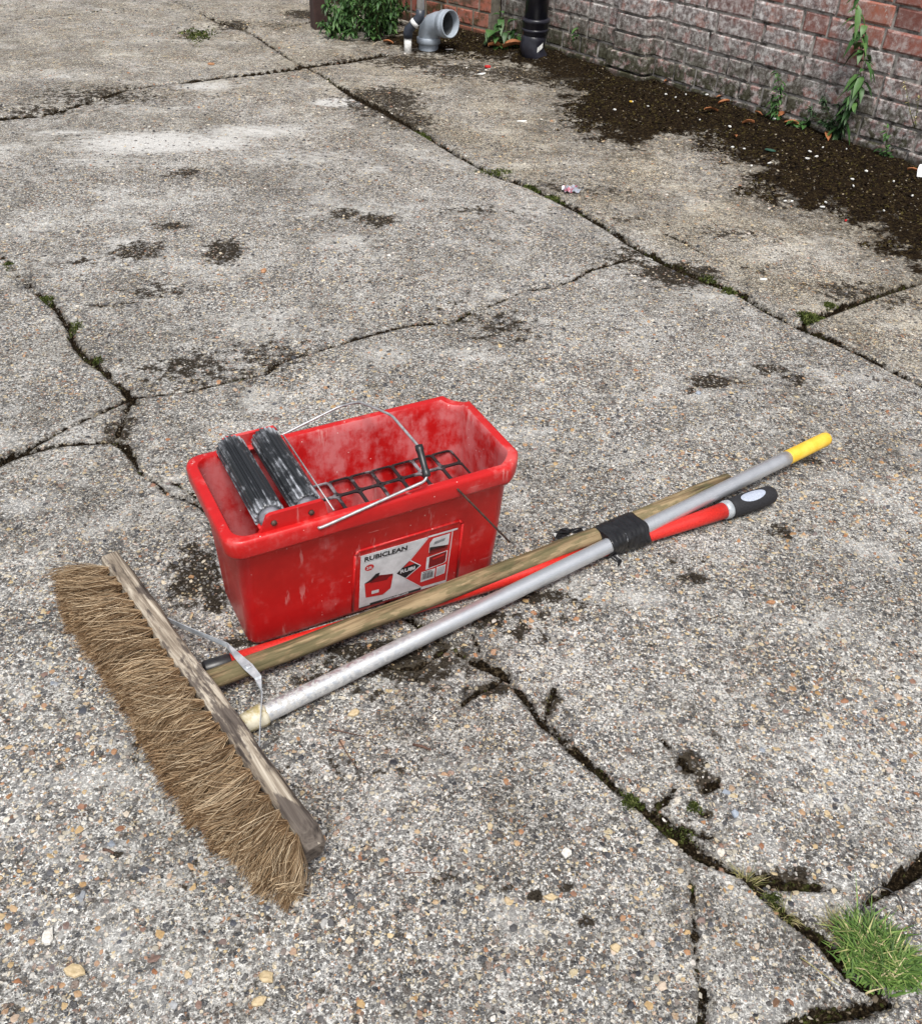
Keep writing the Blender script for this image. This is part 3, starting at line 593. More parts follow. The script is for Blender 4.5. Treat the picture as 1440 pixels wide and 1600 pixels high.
def roller(ax, z):
    nfl = 18; npt = nfl * 4; ring = []; rib = []
    for i in range(npt):
        k = i % 4; r = (.0248, .0248, .0222, .0222)[k]; a = 2 * math.pi * (i + (.0, .15, .0, .15)[k]) / npt
        ring.append((r * math.cos(a), r * math.sin(a))); rib.append(1.0 if k < 2 else 0.0)
    Ys = [-.098, -.096] + list(np.linspace(-.09, .10, 12)) + [.1045, .107]
    rs = []
    for i, y in enumerate(Ys):
        sc = .93 if i in (0, len(Ys) - 1) else 1.0
        tw = (y + .1) * .35
        rs.append([np.array([ax + sc * (c * math.cos(tw) - s_ * math.sin(tw)), y, z + sc * (c * math.sin(tw) + s_ * math.cos(tw))]) for c, s_ in ring])
    mb = MB(); mb.rings(rs, True, True, 0, False)
    o = mb.build('roller', M_ROLL, bucket)
    at = o.data.attributes.new('rib', 'FLOAT', 'POINT'); at.data.foreach_set('value', np.array(rib * len(Ys), dtype=np.float32))
    
    for y0_, y1_ in ((-.0975, -.1075), (.1065, .1080)):
        h = MB(); h.tube([(ax, y0_, z), (ax, y1_, z)], [.0195, .0185], 20); h.build('roller_hub', M_HUB, o)
roller(-.184, BH + .012); roller(-.124, BH + .012)
# drip grid
mb = MB(); ga0, ga1, gb0, gb1, gzz = -.062, .228, -.088, .0945, .168
nxg, nyg = 7, 4; bw_ = .0030; bh = .003
cw = (ga1 - ga0) / nxg; chh = (gb1 - gb0) / nyg
for i in range(nxg):
    for j in range(nyg):
        cx_, cy_ = ga0 + (i + .5) * cw, gb0 + (j + .5) * chh
        o_ = [(cx_ - cw / 2, cy_ - chh / 2), (cx_ + cw / 2, cy_ - chh / 2), (cx_ + cw / 2, cy_ + chh / 2), (cx_ - cw / 2, cy_ + chh / 2)]
        outp, inp = [], []
        hx, hy, rr = cw / 2, chh / 2, .0065
        for (qx, qy, a0) in ((1, -1, -90), (1, 1, 0), (-1, 1, 90), (-1, -1, 180)):
            for t in range(4):
                a = R(a0 + 30 * t); ix, iy = hx - bw_, hy - bw_
                inp.append((cx_ + qx * (ix - rr) + rr * math.cos(a), cy_ + qy * (iy - rr) + rr * math.sin(a)))
                dx_, dy_ = inp[-1][0] - cx_, inp[-1][1] - cy_; sc_ = max(abs(dx_) / hx, abs(dy_) / hy); outp.append((cx_ + dx_ / sc_, cy_ + dy_ / sc_))
        T = lambda P, z: [np.array([p[0], p[1], z]) for p in P]
        mb.rings([T(inp, gzz - bh), T(inp, gzz), T(outp, gzz), T(outp, gzz - bh), T(inp, gzz - bh)], False, False, 0, False)
M_GRID = mat_simple('slurry_smeared_grid', (.012, .012, .014), (.28, .28, .31), 12, .6, lo=.50, hi=.64)
mb.build('drip_grid', M_GRID, bucket)
# spacer wire and bail
mb = MB(); mb.tube([(-.088, .118, BH + .002), (-.086, -.112, BH + .002)], .0014, 8); mb.tube([(-.088, .118, BH + .002), (-.088, .121, BH - .012)], .0014, 8)
mb.build('spacer_wire', M_WIRE, bucket)
mb = MB()
def smooth_path(pts, n=6):
    P = [np.array(p, float) for p in pts]; out = [P[0]]
    for i in range(1, len(P) - 1):
        a = P[i] + (P[i - 1] - P[i]) * min(.35, .012 / np.linalg.norm(P[i - 1] - P[i])); b = P[i] + (P[i + 1] - P[i]) * min(.35, .012 / np.linalg.norm(P[i + 1] - P[i]))
        for t in np.linspace(0, 1, n): out.append((1 - t) ** 2 * a + 2 * t * (1 - t) * P[i] + t * t * b)
    out.append(P[-1]); return out
bail = [(-.117, -.116, BH - .012), (-.118, -.1285, BH - .011), (-.108, -.1285, BH - .010), (.071, -.125, .2930), (.075, -.083, .329), (.072, .018, .331), (.050, .108, .312), (.020, .130, .296), (-.098, .129, BH - .008), (-.104, .126, BH - .010), (-.104, .116, BH - .010)]
mb.tube(smooth_path(bail), .0024, 10); bh_ = mb.build('bail_handle', M_WIRE, bucket)
mb = MB(); A = np.array([.0712, -.121, .2965]); B = np.array([.0752, -.081, .330]); dd = B - A
mb.tube([A, A + dd * .05, A + dd * .18, A + dd * .25, A + dd * .8, A + dd * .88, A + dd * 1.02], [.0058, .0068, .0068, .0054, .0060, .0070, .0066], 14); mb.build('grip', M_BLK, bh_)
mb = MB(); mb.tube(smooth_path([(.124, -.115, BH - .014), (.124, -.127, BH - .012), (.215, -.160, .136)]), .0019, 8); mb.build('loose_wire_hook', M_WIRED, bucket)

# sticker, all layers lie on the front face
SA0, SA1, SZ0, SZ1 = -.0395, .1345, .008, .1475
def SP(u, v, off): return FF(SA0 + (SA1 - SA0) * u, SZ0 + (SZ1 - SZ0) * v + (.004 * (1 - u)), off)   # u right, v up
def mat_flat(name, c, rough=.45, scale=60, var=.85):
    return mat_simple(name, tuple(q * var for q in c), c, scale, rough, bump=.1)
M_SW = mat_flat('sticker_white', (.62, .62, .64), .4, 30, .72); M_SR = mat_flat('sticker_red', (.50, .018, .018)); M_SK = mat_flat('sticker_black', (.012, .012, .014)); M_SD = mat_flat('sticker_dark_red', (.16, .008, .010)); M_SGR = mat_flat('sticker_grey', (.25, .26, .28), .4, 200, .5)
st_ = MB()
def spoly(pts, layer, mat, mbx=None):
    mbx = mbx or st_; off = .0006 + layer * .00022
    top = [SP(u, v, off) for u, v in pts]
    mbx.add(top, [tuple(range(len(pts)))], mat)
# base has thickness
t0 = [SP(u, v, .0001) for u, v in ((0, 0), (1, 0), (1, 1), (0, 1))]; t1 = [SP(u, v, .0006) for u, v in ((0, 0), (1, 0), (1, 1), (0, 1))]
st_.rings([t0, t1], True, True, 0, False)
spoly([(.70, 1), (1, 1), (1, .03), (.71, .05), (.64, .08), (.52, .34), (.74, .58), (.52, .60)][0:1] + [(.715, .992), (.53, .66), (.655, .50), (.505, .33), (.70, .06), (.99, .05), (.99, .985)], 1, 1)  # red field
spoly([(.535, .66), (.66, .50), (.51, .335), (.40, .48)], 2, 2)                       # black diamond
spoly([(.535, .66), (.60, .575), (.47, .56)], 3, 1)
for (a, b) in (((.51, .345), (.665, .505)), ((.505, .33), (.705, .055)), ((.665, .505), (.535, .67)), ((.53, .655), (.72, .995))):
    d = np.array([b[0] - a[0], b[1] - a[1]]); nn = np.array([-d[1], d[0]]); nn = nn / np.linalg.norm(nn) * .006
    spoly([(a[0] - nn[0], a[1] - nn[1]), (b[0] - nn[0], b[1] - nn[1]), (b[0] + nn[0], b[1] + nn[1]), (a[0] + nn[0], a[1] + nn[1])], 4, 0)
spoly([(.0, .0), (.70, .0), (.70, .045), (.12, .05), (.12, .018), (0, .02)], 1, 2)      # black foot strip
spoly([(.985, .985), (1.05, .992), (1.05, 1.02), (.72, 1.02), (.72, .99)], 2, 0)        # lifted white edge
# picture of the bucket
spoly([(.05, .47), (.17, .56), (.36, .50), (.345, .24), (.26, .15), (.07, .19)], 2, 3); spoly([(.05, .47), (.36, .47), (.34, .23), (.26, .15), (.07, .19)], 3, 1)
spoly([(.04, .47), (.10, .50), (.17, .60), (.21, .60), (.20, .54), (.11, .47)], 4, 2); spoly([(.14, .53), (.33, .49), (.29, .42), (.11, .45)], 4, 3); spoly([(.13, .29), (.21, .285), (.21, .225), (.13, .23)], 5, 0)
# round size badge
spoly([(.095 + .048 * math.cos(a), .75 + .056 * math.sin(a)) for a in np.linspace(0, 6.283, 25)[:-1]], 2, 1)
# two inset pictures
spoly([(.745, .70), (.745, .88), (.78, .95), (.965, .96), (.965, .75), (.93, .71)], 2, 0); spoly([(.75, .705), (.75, .80), (.80, .79), (.93, .76), (.93, .715)], 3, 2); spoly([(.75, .66), (.75, .74), (.96, .76), (.96, .69), (.93, .665)], 3, 3); spoly([(.79, .83), (.80, .88), (.92, .90), (.91, .85)], 3, 4)
spoly([(.73, .38), (.73, .62), (.965, .645), (.965, .44), (.94, .41)], 2, 0); spoly([(.76, .40), (.76, .61), (.955, .635), (.955, .45), (.935, .42)], 3, 3); spoly([(.80, .545), (.80, .575), (.93, .60), (.93, .57)], 4, 1)
# bar code plate (bars only) and small print
spoly([(.685, .16), (.685, .36), (.845, .36), (.845, .17)], 2, 0); spoly([(.86, .18), (.86, .37), (.965, .375), (.965, .20)], 2, 0)
b_ = .70
for wdt in (2, 1, 1, 3, 1, 2, 1, 1, 2, 3, 1, 1, 2, 1, 3, 1, 1):
    w_ = wdt * .0026; spoly([(b_, .20), (b_ + w_, .20), (b_ + w_, .32), (b_, .32)], 3, 2); b_ += w_ + .0034
for i in range(6): spoly([(.87, .21 + i * .025), (.955, .215 + i * .025), (.955, .222 + i * .025), (.87, .217 + i * .025)], 3, 4)
spoly([(.03, .862), (.56, .868), (.56, .872), (.03, .866)], 2, 4)
sticker = st_.build('sticker', [M_SW, M_SR, M_SK, M_SD, M_SGR], bucket)
def text_mesh(txt, u, v, h, wscale, mat, layer, bold=0.0, shear=0.0, vs=1.0):
    cu = bpy.data.curves.new('lettering', 'FONT'); cu.body = txt; cu.size = 1.0; cu.offset = bold; cu.shear = shear; cu.resolution_u = 3
    ob = bpy.data.objects.new('tmp', cu); C.objects.link(ob)
    dg = bpy.context.evaluated_depsgraph_get(); mm = bpy.data.meshes.new_from_object(ob.evaluated_get(dg))
    bpy.data.objects.remove(ob); wid = SA1 - SA0; hei = SZ1 - SZ0
    for vtx in mm.vertices:
        x, y = vtx.co.x, vtx.co.y; vtx.co = Vector(SP(u + x * h * wscale / wid, v + y * h / hei, .0006 + layer * .00022))
    mm.materials.append(mat); return link(bpy.data.objects.new('lettering', mm), sticker)
text_mesh('RUBICLEAN', .035, .885, .0150, 1.02, M_SK, 3, .035)
text_mesh('RUBI', .435, .468, .0125, 1.12, M_SW, 5, .035)
text_mesh('23L', .063, .728, .0090, .85, M_SW, 4, .03)
text_mesh('www.rubi.com', .26, .012, .0085, 1.0, M_SW, 3, .03, .2)
text_mesh('Rubiclean', .705, .333, .0045, 1.0, M_SK, 4, .02)

# ------------------------------------------------------------------ broom
hd0 = G(475, 1322, .066); hd1 = G(160, 872, .066)          # visible top edge of the block, near and far
bd = hd1 - hd0; blen = np.linalg.norm(bd); bang = math.atan2(bd[1], bd[0])
broom = thing('broom', ((hd0[0] + hd1[0]) / 2, (hd0[1] + hd1[1]) / 2, 0), bang, 'wooden broom with coarse coir bristles lying on its side in front of the bucket', 'broom')
# local: x along the block (near -> far), handle leaves on -y, bristles point to +y
bX = np.array([math.cos(bang), math.sin(bang), 0]); bYv = np.array([-math.sin(bang), math.cos(bang), 0]); bO = np.array(broom.location)
def toL(p): d = np.array(p) - bO; return np.array([d @ bX, d @ bYv, d[2]])
HL = blen / 2; TK = .031; HW = .068
mb = MB(); prof = []
for i in range(41):
    x = -HL + 2 * HL * i / 40; e = min(HL + x, HL - x); wf = 1.0
    r_ = .030
    if i <= 20 and e < r_: wf = math.sqrt(max(0.02, 1 - ((r_ - e) / r_) ** 2))
    hz = HW / 2 * (.30 + .70 * wf); c = HW / 2 + .002
    wob = .0012 * math.sin(x * 23) + .0008 * math.sin(x * 61)
    y0, y1 = -TK + wob, 0 + wob; b = .004
    # handle side leans under: the block is tipped a little
    pr = [(y0 + b + .006, c - hz), (y1 - b + .006, c - hz), (y1 + .006, c - hz + b), (y1, c + hz - b), (y1 - b, c + hz), (y0 + b, c + hz), (y0, c + hz - b), (y0 + .006, c - hz + b)]
    prof.append([np.array([x, py_, pz_]) for py_, pz_ in pr])
mb.rings(prof, True, True, 0, False)
mb.build('head_block', M_BLOCK, broom)
mb = MB(); nb = 0
rows = [(.010, 75), (.024, 75), (.038, 95), (.052, 120), (.062, 140)]
ntuft = 26
for ri, (rz, cnt) in enumerate(rows):
    for ti in range(ntuft):
        tx = -HL + .018 + (2 * HL - .036) * (ti + (.5 if ri % 2 else .0) * .9) / (ntuft - .4) + rnd.uniform(-.003, .003)
        if tx > HL - .008: continue
        u = tx / HL; splay = .10 * u + (1.1 * max(0, (-u - .60) / .40) ** 1.5 * -1) + (.20 * max(0, (u - .8) / .2)) + rnd.gauss(0, .17)
        ln0 = .103 + .006 * math.sin(ti * 1.7) - .030 * max(0, (-u - .6) / .4)
        vz0 = (rz - .036) * 4.5 + rnd.gauss(0, .11)
        messy = .7 if rnd.random() < .55 else 2.1; ln0 *= rnd.uniform(.93, 1.06); bend = rnd.gauss(0, .010)
        for k_ in range(cnt):
            a = rnd.uniform(0, 6.283); rr = .0050 * math.sqrt(rnd.random()); bx0, bz0 = tx + rr * math.cos(a), rz + rr * math.sin(a)
            sp = 1.0; dxd = splay + (bx0 - tx) * 26 * messy + rnd.gauss(0, .075) * messy; dzd = vz0 + (bz0 - rz) * 16 + rnd.gauss(0, .07)
            if rnd.random() < .09: dxd += rnd.gauss(0, .45); dzd += rnd.gauss(.1, .25)
            ln = ln0 * (rnd.uniform(.88, 1.0) if rnd.random() < .8 else rnd.uniform(.6, 1.1)); d = np.array([dxd, 1.0, dzd]); d = d / np.linalg.norm(d)
            cv = np.array([bend + rnd.gauss(0, .006) * messy, 0, rnd.gauss(-.002, .005)])
            r0_ = rnd.uniform(.00035, .00062); pts = []
            for s_ in range(4):
                t = s_ / 3; p = np.array([bx0, -.002, bz0]) + d * ln * t + cv * (4 * t * (1 - t)) + np.array([0, 0, -.008 * t * t])
                p[2] = max(p[2], .002 + .003 * rnd.random()); pts.append(p)
            vs = []; 
            for s_, p in enumerate(pts):
                rr_ = r0_ * (1 - .25 * s_ / 3); ph = a
                for q in range(3): vs.append(p + rr_ * np.array([math.cos(ph + q * 2.094), 0, math.sin(ph + q * 2.094)]))
            fs = []
            for s_ in range(3):
                for q in range(3): fs.append((s_ * 3 + q, s_ * 3 + (q + 1) % 3, s_ * 3 + 3 + (q + 1) % 3, s_ * 3 + 3 + q))
            mb.add(vs, fs, 0, False)
# dark inner core so the mass is not see-through: short dense stubs
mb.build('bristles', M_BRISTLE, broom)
# handle
h0 = toL(G(325, 1063, .036)); h1 = toL(G(937, 834, .034)); h2 = toL(G(1136, 750, .032))
h0[1] = -.02
mb = MB()
def pts_line(a, b, n): return [a + (b - a) * i / (n - 1) for i in range(n)]
hl = pts_line(h0, h1, 18) + pts_line(h1, h2, 6)[1:]
hl = [p + np.array([0, 0, .0009 * math.sin(i * 1.3)]) for i, p in enumerate(hl)]
# handle gets its own frame so its grain runs along it
hA = bO + bX * h0[0] + bYv * h0[1] + np.array([0, 0, h0[2]]); hB = bO + bX * h2[0] + bYv * h2[1] + np.array([0, 0, h2[2]])
def framed(name, A, B, parent):      # empty-free helper: returns rotation that maps +x to A->B
    d = Vector(B - A).normalized(); q = Vector((1, 0, 0)).rotation_difference(d); return q
d_ = Vector(h2 - h0); q_ = Vector((1, 0, 0)).rotation_difference(d_); qi = q_.inverted()
locs = [np.array(qi @ Vector(p - h0)) for p in hl]
mb.tube(locs, [.0165] * (len(locs) - 1) + [.0150], 20)
ho = mb.build('wooden_handle', M_HANDLE, broom); ho.location = Vector(h0); ho.rotation_mode = 'QUATERNION'; ho.rotation_quaternion = q_
# metal stay
def strip(mbx, pts, wdir, w, th):
    P = [np.array(p, float) for p in pts]; rs = []
    for i, p in enumerate(P):
        t = P[min(i + 1, len(P) - 1)] - P[max(i - 1, 0)]; t /= np.linalg.norm(t); wv = np.array(wdir[i], float); wv -= t * (wv @ t); wv /= np.linalg.norm(wv); nn = np.cross(t, wv)
        ww = w[i] if isinstance(w, list) else w
        rs.append([p + wv * ww / 2 + nn * th / 2, p - wv * ww / 2 + nn * th / 2, p - wv * ww / 2 - nn * th / 2, p + wv * ww / 2 - nn * th / 2])
    mbx.rings(rs, True, True, 0, False)
mb = MB()
sA = toL(G(258, 965, .045)); sA[1] = -TK - .001
s1 = toL(G(355, 1008, .052)); s2 = toL(G(372, 1026, .055)); s3 = toL(G(388, 1042, .0545)); s4 = toL(G(403, 1058, .052)); s5 = toL(G(409, 1082, .045)); sB = toL(G(411, 1172, .040)); sB[1] = -TK - .001
mid = toL(G(300, 985, .049))
upv = (0, 0, 1); flat = tuple(np.array([ (s4 - s2)[1], -(s4 - s2)[0], 0]))
strip(mb, [sA, mid, s1, s2, s3, s4, s5, (s5 + sB) / 2, sB], [upv, upv, (0.2, -.3, 1), flat, flat, flat, (.5, -.5, .8), upv, upv], [.010, .010, .009, .012, .016, .012, .008, .009, .010], .0014)
mb.box(s3 + np.array([0, 0, .0016]), (.009, .009, .003), bev=.0014)
stay = mb.build('metal_stay', M_STEEL, broom)

# ------------------------------------------------------------------ aluminium pole
a0 = G(378, 1133, .018); a1 = G(1293, 684, .046)
def pole(name, A, B, label, cat):
    d = Vector(B - A); t = bpy.data.objects.new(name, None); C.objects.link(t); t.location = Vector(A); t.rotation_mode = 'QUATERNION'
    t.rotation_quaternion = Vector((1, 0, 0)).rotation_difference(d); tag(t, label, cat); return t, d.length
ap, AL = pole('metal_pole', a0, a1, 'dull aluminium pole with yellow end cap, bottom one of the taped bundle', 'pole')
mb = MB(); xs_ = [.028] + list(np.linspace(.05, AL - .16, 30)) + [AL - .130]
mb.tube([(x, 0, 0) for x in xs_], .0152, 24); tb = mb.build('tube', M_ALU, ap)
at = tb.data.attributes.new('dust', 'FLOAT', 'POINT'); vals = [max(0, min(1, 1.05 - v.co.x * 2.2)) for v in tb.data.vertices]; at.data.foreach_set('value', np.array(vals, dtype=np.float32))
mb = MB(); mb.tube([(0, 0, 0), (.003, 0, 0), (.024, 0, 0), (.034, 0, 0), (.040, 0, 0)], [.0135, .0165, .0178, .0195, .0185], 8); mb.build('ferrule', M_CREAM, ap)
mb = MB(); mb.tube([(AL - .137, 0, 0), (AL - .135, 0, 0), (AL - .012, 0, 0), (AL - .004, 0, 0), (AL, 0, 0)], [.0156, .0162, .0160, .0135, .006], 20); mb.build('end_cap', M_YEL, ap)
# ------------------------------------------------------------------ red pole
r0_ = G(322, 1045, .016); r1_ = G(1012, 838, .020); r2_ = G(1208, 771, .026)
rp, RL = pole('red_pole', r0_, r1_, 'red lacquered pole with fat black rubber grip, lying behind the wooden handle', 'pole')
qr = rp.rotation_quaternion.inverted(); e_ = np.array(qr @ Vector(r2_ - r0_)); s_ = np.array([RL, 0, 0]); dd = (e_ - s_); dl = np.linalg.norm(dd)
P = lambda t: s_ + dd * t
mb = MB(); mb.tube([(.03, 0, 0), (.2, 0, 0), (.6, 0, 0), (RL - .06, 0, 0)], .0135, 20); mb.tube([(RL - .07, 0, 0), s_, P(.05), P(.35), P(.60)], [.0115, .0122, .0126, .0152, .0172], 22); mb.build('tube', M_REDP, rp)
mb = MB(); mb.tube([(-.004, 0, 0), (0, 0, 0), (.040, 0, 0), (.042, 0, 0)], [.0125, .0145, .0145, .0137], 20); mb.build('end_cap', M_BLK, rp)
mb = MB(); mb.tube([P(.585), P(.595), P(.625), P(.635)], [.0180, .0194, .0194, .0185], 24); mb.build('collar', M_STEEL, rp)
mb = MB(); mb.tube([P(.632), P(.66), P(.78), P(.90), P(.97), P(.995), P(1.0)], [.0195, .0205, .0212, .0208, .0190, .0140, .008], 24); gr = mb.build('grip', M_RUB, rp)
# oval inlay hugging the top of the grip
mb = MB(); dn = dd / dl; zv = np.array(qr @ Vector((-.10, -.30, 1.0))); zv -= dn * (zv @ dn); zv /= np.linalg.norm(zv); yv = np.cross(zv, dn)
ov = []; cen = P(.80)
for k_ in range(28):
    a = k_ * 2 * math.pi / 28; aa = .031 * math.cos(a); bb = .58 * math.sin(a); ov.append(cen + dn * aa + (zv * math.cos(bb) + yv * math.sin(bb)) * .0214)
fs = []; vs = ov + [cen + dn * .031 * math.cos(k_ * 2 * math.pi / 28) * .5 + (zv * math.cos(.29 * math.sin(k_ * 2 * math.pi / 28)) + yv * math.sin(.29 * math.sin(k_ * 2 * math.pi / 28))) * .0219 for k_ in range(28)] + [cen + zv * .0220]
for k_ in range(28): fs.append((k_, (k_ + 1) % 28, 28 + (k_ + 1) % 28, 28 + k_)); fs.append((28 + k_, 28 + (k_ + 1) % 28, 56))
mb.add(vs, fs, 0, True); mb.build('oval_inlay', M_GREYO, gr)

# ------------------------------------------------------------------ tape binding the three poles
def hull2(pts):
    pts = sorted(set((round(a, 6), round(b, 6)) for a, b in pts))
    def half(ps):
        h = []
        for p in ps:
            while len(h) > 1 and (h[-1][0] - h[-2][0]) * (p[1] - h[-2][1]) - (h[-1][1] - h[-2][1]) * (p[0] - h[-2][0]) <= 0: h.pop()
            h.append(p)
        return h
    a = half(pts); b = half(pts[::-1]); return a[:-1] + b[:-1]
def resample(poly, n):
    P = [np.array(p) for p in poly] + [np.array(poly[0])]; L = [0]
    for i in range(len(P) - 1): L.append(L[-1] + np.linalg.norm(P[i + 1] - P[i]))
    out = []
    for k_ in range(n):
        s = L[-1] * k_ / n; i = max(j for j in range(len(L)) if L[j] <= s + 1e-12); i = min(i, len(P) - 2)
        out.append(P[i] + (P[i + 1] - P[i]) * (s - L[i]) / (L[i + 1] - L[i]))
    return out
hAw, hBw = hA, bO + bX * h1[0] + bYv * h1[1] + np.array([0, 0, h1[2]]); hCw = hB
def at_t(A, B, c, dirv):      # point on line AB whose projection on dirv equals c
    t = (c - A @ dirv) / ((B - A) @ dirv); return A + (B - A) * t
dirv = (a1 - a0); dirv[2] = 0; dirv /= np.linalg.norm(dirv); side_ = np.array([-dirv[1], dirv[0], 0])
T0 = at_t(a0, a1, G(948, 850, .035) @ dirv, dirv) @ dirv; T1 = G(1001, 822, .035) @ dirv
rs = []; NT = 26
for i in range(NT + 1):
    c = T0 + (T1 - T0) * i / NT; cir = [(at_t(a0, a1, c, dirv), .0156), (at_t(hBw, hCw, c, dirv), .0168), (at_t(r0_, r1_, c, dirv), .0150)]
    pts = []
    for p, r_ in cir:
        for k_ in range(20):
            a = k_ * 2 * math.pi / 20; pts.append(((p @ side_) + r_ * math.cos(a), max(.003, p[2] + r_ * math.sin(a))))
    hu = resample(hull2(pts), 40); cen_ = sum(hu) / len(hu); ring = []
    pull = .0 if 0 < i < NT else -.001
    for k_, q in enumerate(hu):
        d2 = q - cen_; o_ = .0012 + .0009 * math.sin(i * 2.1 + k_ * .35) + rnd.uniform(-.0004, .0006) + pull; q = q + d2 / np.linalg.norm(d2) * o_
        ring.append(dirv * (c + .0015 * math.sin(k_ * .6 + 1)) + side_ * q[0] + np.array([0, 0, q[1]]))
    rs.append(ring)
tape = thing('tape_wrap', (0, 0, 0), 0, 'shiny black tape wound round the broom handle and both poles', 'tape')
cen_w = sum(rs[NT // 2]) / 40; tape.location = Vector((cen_w[0], cen_w[1], 0)); off_ = np.array([cen_w[0], cen_w[1], 0])
mb = MB(); mb.rings([[p - off_ for p in r] for r in rs], True, True, 0, True); mb.build('winding', M_TAPE, tape)
def crumple(mbx, path, w, amp):
    rs = []; 
    for i, p in enumerate(path):
        ring = []
        for k_ in range(8):
            a = k_ * math.pi / 4; rr = w[i] * (1 + rnd.uniform(-amp, amp)); ring.append(np.array(p) + np.array([rr * math.cos(a), rr * .8 * math.sin(a) * .5, rr * .7 * math.sin(a)]) + np.array([rnd.uniform(-1, 1) * w[i] * .25 for _ in range(3)]))
        rs.append(ring)
    mbx.rings(rs, True, True, 0, False)
mb = MB(); p0 = G(962, 858, .022); p1 = G(958, 868, .010); p2 = G(968, 876, .004); p3 = G(966, 884, .004)
crumple(mb, [p - off_ for p in (p0, p1, p2, p3)], [.006, .005, .003, .0015], .5); mb.build('loose_end', M_TAPE, tape)
mb = MB(); tw = tape; q0 = G(866, 842, .010); 
crumple(mb, [G(868, 840, .016) - off_, G(876, 832, .022) - off_, G(888, 832, .028) - off_, G(897, 828, .030) - off_, G(908, 826, .026) - off_], [.004, .011, .006, .010, .004], .7); mb.build('loose_end', M_TAPE, tape)

# ------------------------------------------------------------------ brick walls
def brick_run(mbx, o, d, nrm, s0, s1, rows, course, L, depth, seed, ragged=0.0, z0=0.0, face=0.0):
    r = random.Random(seed); H = L / 2
    for row in range(rows):
        s = s0 - r.uniform(0, L) ; zb = z0 + row * course
        seq = 0
        while s < s1:
            bl = L if (row % 3 != 1 or r.random() < .3) and r.random() < .72 else H
            a, b = max(s, s0), min(s + bl, s1)
            if b - a > .03:
                j = r.uniform(.0035, .006); fx = face + r.uniform(-.003, .003); bb = .005
                x0, x1, y0, y1 = a + j, b - j, zb + .0035 + r.uniform(-.001, .0025), zb + course - .0045
                rings = []
                for (ins, dep) in ((0, -depth), (0, fx - bb), (bb * .8, fx)):
                    rings.append([o + d * (x + sx * (ins + (r.uniform(-.001, .006) if dep == fx else 0))) + nrm * dep + np.array([0, 0, z + sz * (ins + (r.uniform(-.001, .005) if dep == fx else 0))]) for x, z, sx, sz in ((x0, y0, 1, 1), (x1, y0, -1, 1), (x1, y1, -1, -1), (x0, y1, 1, -1))])
                mbx.rings(rings, False, True, 0, False)
            s += bl
def slab(mbx, o, d, nrm, s0, s1, n0, n1, z0, z1, mat=0):
    vs = [o + d * s + nrm * n + np.array([0, 0, z]) for z in (z0, z1) for s, n in ((s0, n0), (s1, n0), (s1, n1), (s0, n1))]
    mbx.add(vs, [(3, 2, 1, 0), (4, 5, 6, 7), (0, 1, 5, 4), (1, 2, 6, 5), (2, 3, 7, 6), (3, 0, 4, 7)], mat)
ZB = -.028; CO = .0795
wall = thing('brick_wall', tuple(WP), 0, 'long grey and red brick wall with flaking limewash and a small pier', 'wall')
OW = np.zeros(3)
mb = MB(); brick_run(mb, OW, WD, WN, -2.6, 2.42, 19, CO, .238, .05, 4, z0=ZB); slab(mb, OW, WD, WN, -2.6, 2.425, -.20, -.006, -.05, ZB + 19 * CO + .004, 1)
mb.build('brickwork', [M_BRICKP, M_MORTAR], wall)
mb = MB()   # bull-nosed pier on a plinth
def pier_course(sa, sb, out, zb, zt, bull):
    n = 8; prof = [(sa, -.03)]
    for i in range(n + 1):
        a = R(90 * i / n); prof.append((sa + bull - bull * math.cos(a), out - bull + bull * math.sin(a)))
    for i in range(n + 1):
        a = R(90 * i / n); prof.append((sb - bull + bull * math.sin(a), out - bull + bull * math.cos(a)))
    prof.append((sb, -.03))
    rings = []
    for z, ins in ((zb, .004), (zb + .004, 0), (zt - .004, 0), (zt, .004)):
        rings.append([WD * (s + (ins if s < (sa + sb) / 2 else -ins)) + WN * (o - ins) + np.array([0, 0, z]) for s, o in prof])
    mb.rings(rings[::-1], True, True, 0, False)
for row in range(19):
    zb = ZB + row * CO; w = .006 if row < 2 else 0.0
    if row < 2: pier_course(1.375, 1.625, .062, zb + .005, zb + CO - .005, .022)
    else: pier_course(1.395, 1.605, .050, zb + .005, zb + CO - .005, .030)
slab(mb, OW, WD, WN, 1.402, 1.598, -.02, .034, ZB, ZB + 19 * CO, 1)
mb.build('pier', [M_BRICKP, M_MORTAR], wall)
# farther red wall
RA = R(141); RD = np.array([math.cos(RA), math.sin(RA), 0]); RNn = np.array([math.sin(RA), -math.cos(RA), 0]) * 1.0
if np.dot(RNn, np.array([0, -1.0, 0])) < 0: RNn = -RNn
RP = GY(764, 62, 5.52); RP[2] = 0
wall2 = thing('brick_wall', tuple(RP), 0, 'red brick wall with pale mortar behind the grey and white pipes', 'wall')
mb = MB(); brick_run(mb, OW, RD, RNn, 0, 1.35, 19, CO, .225, .05, 9, z0=ZB); slab(mb, OW, RD, RNn, .003, 1.355, -.20, -.006, -.05, ZB + 19 * CO + .004, 1)
mb.build('brickwork', [M_BRICKR, M_MORTARL], wall2)
# recess behind the black pipe: short return and a thin dark pipe
th_ = GY(779, 62, 5.60)
mb = MB(); mb.tube([(0, 0, -.05), (0, 0, .5), (0, 0, 1.4)], .016, 12); mb.tube([(0, 0, .30), (0, 0, .34)], .020, 12)
o = mb.build('drain_pipe', M_POST); o.location = (th_[0], th_[1], 0); tag(o, 'thin dark pipe in the gap between the red and the grey wall', 'pipe')

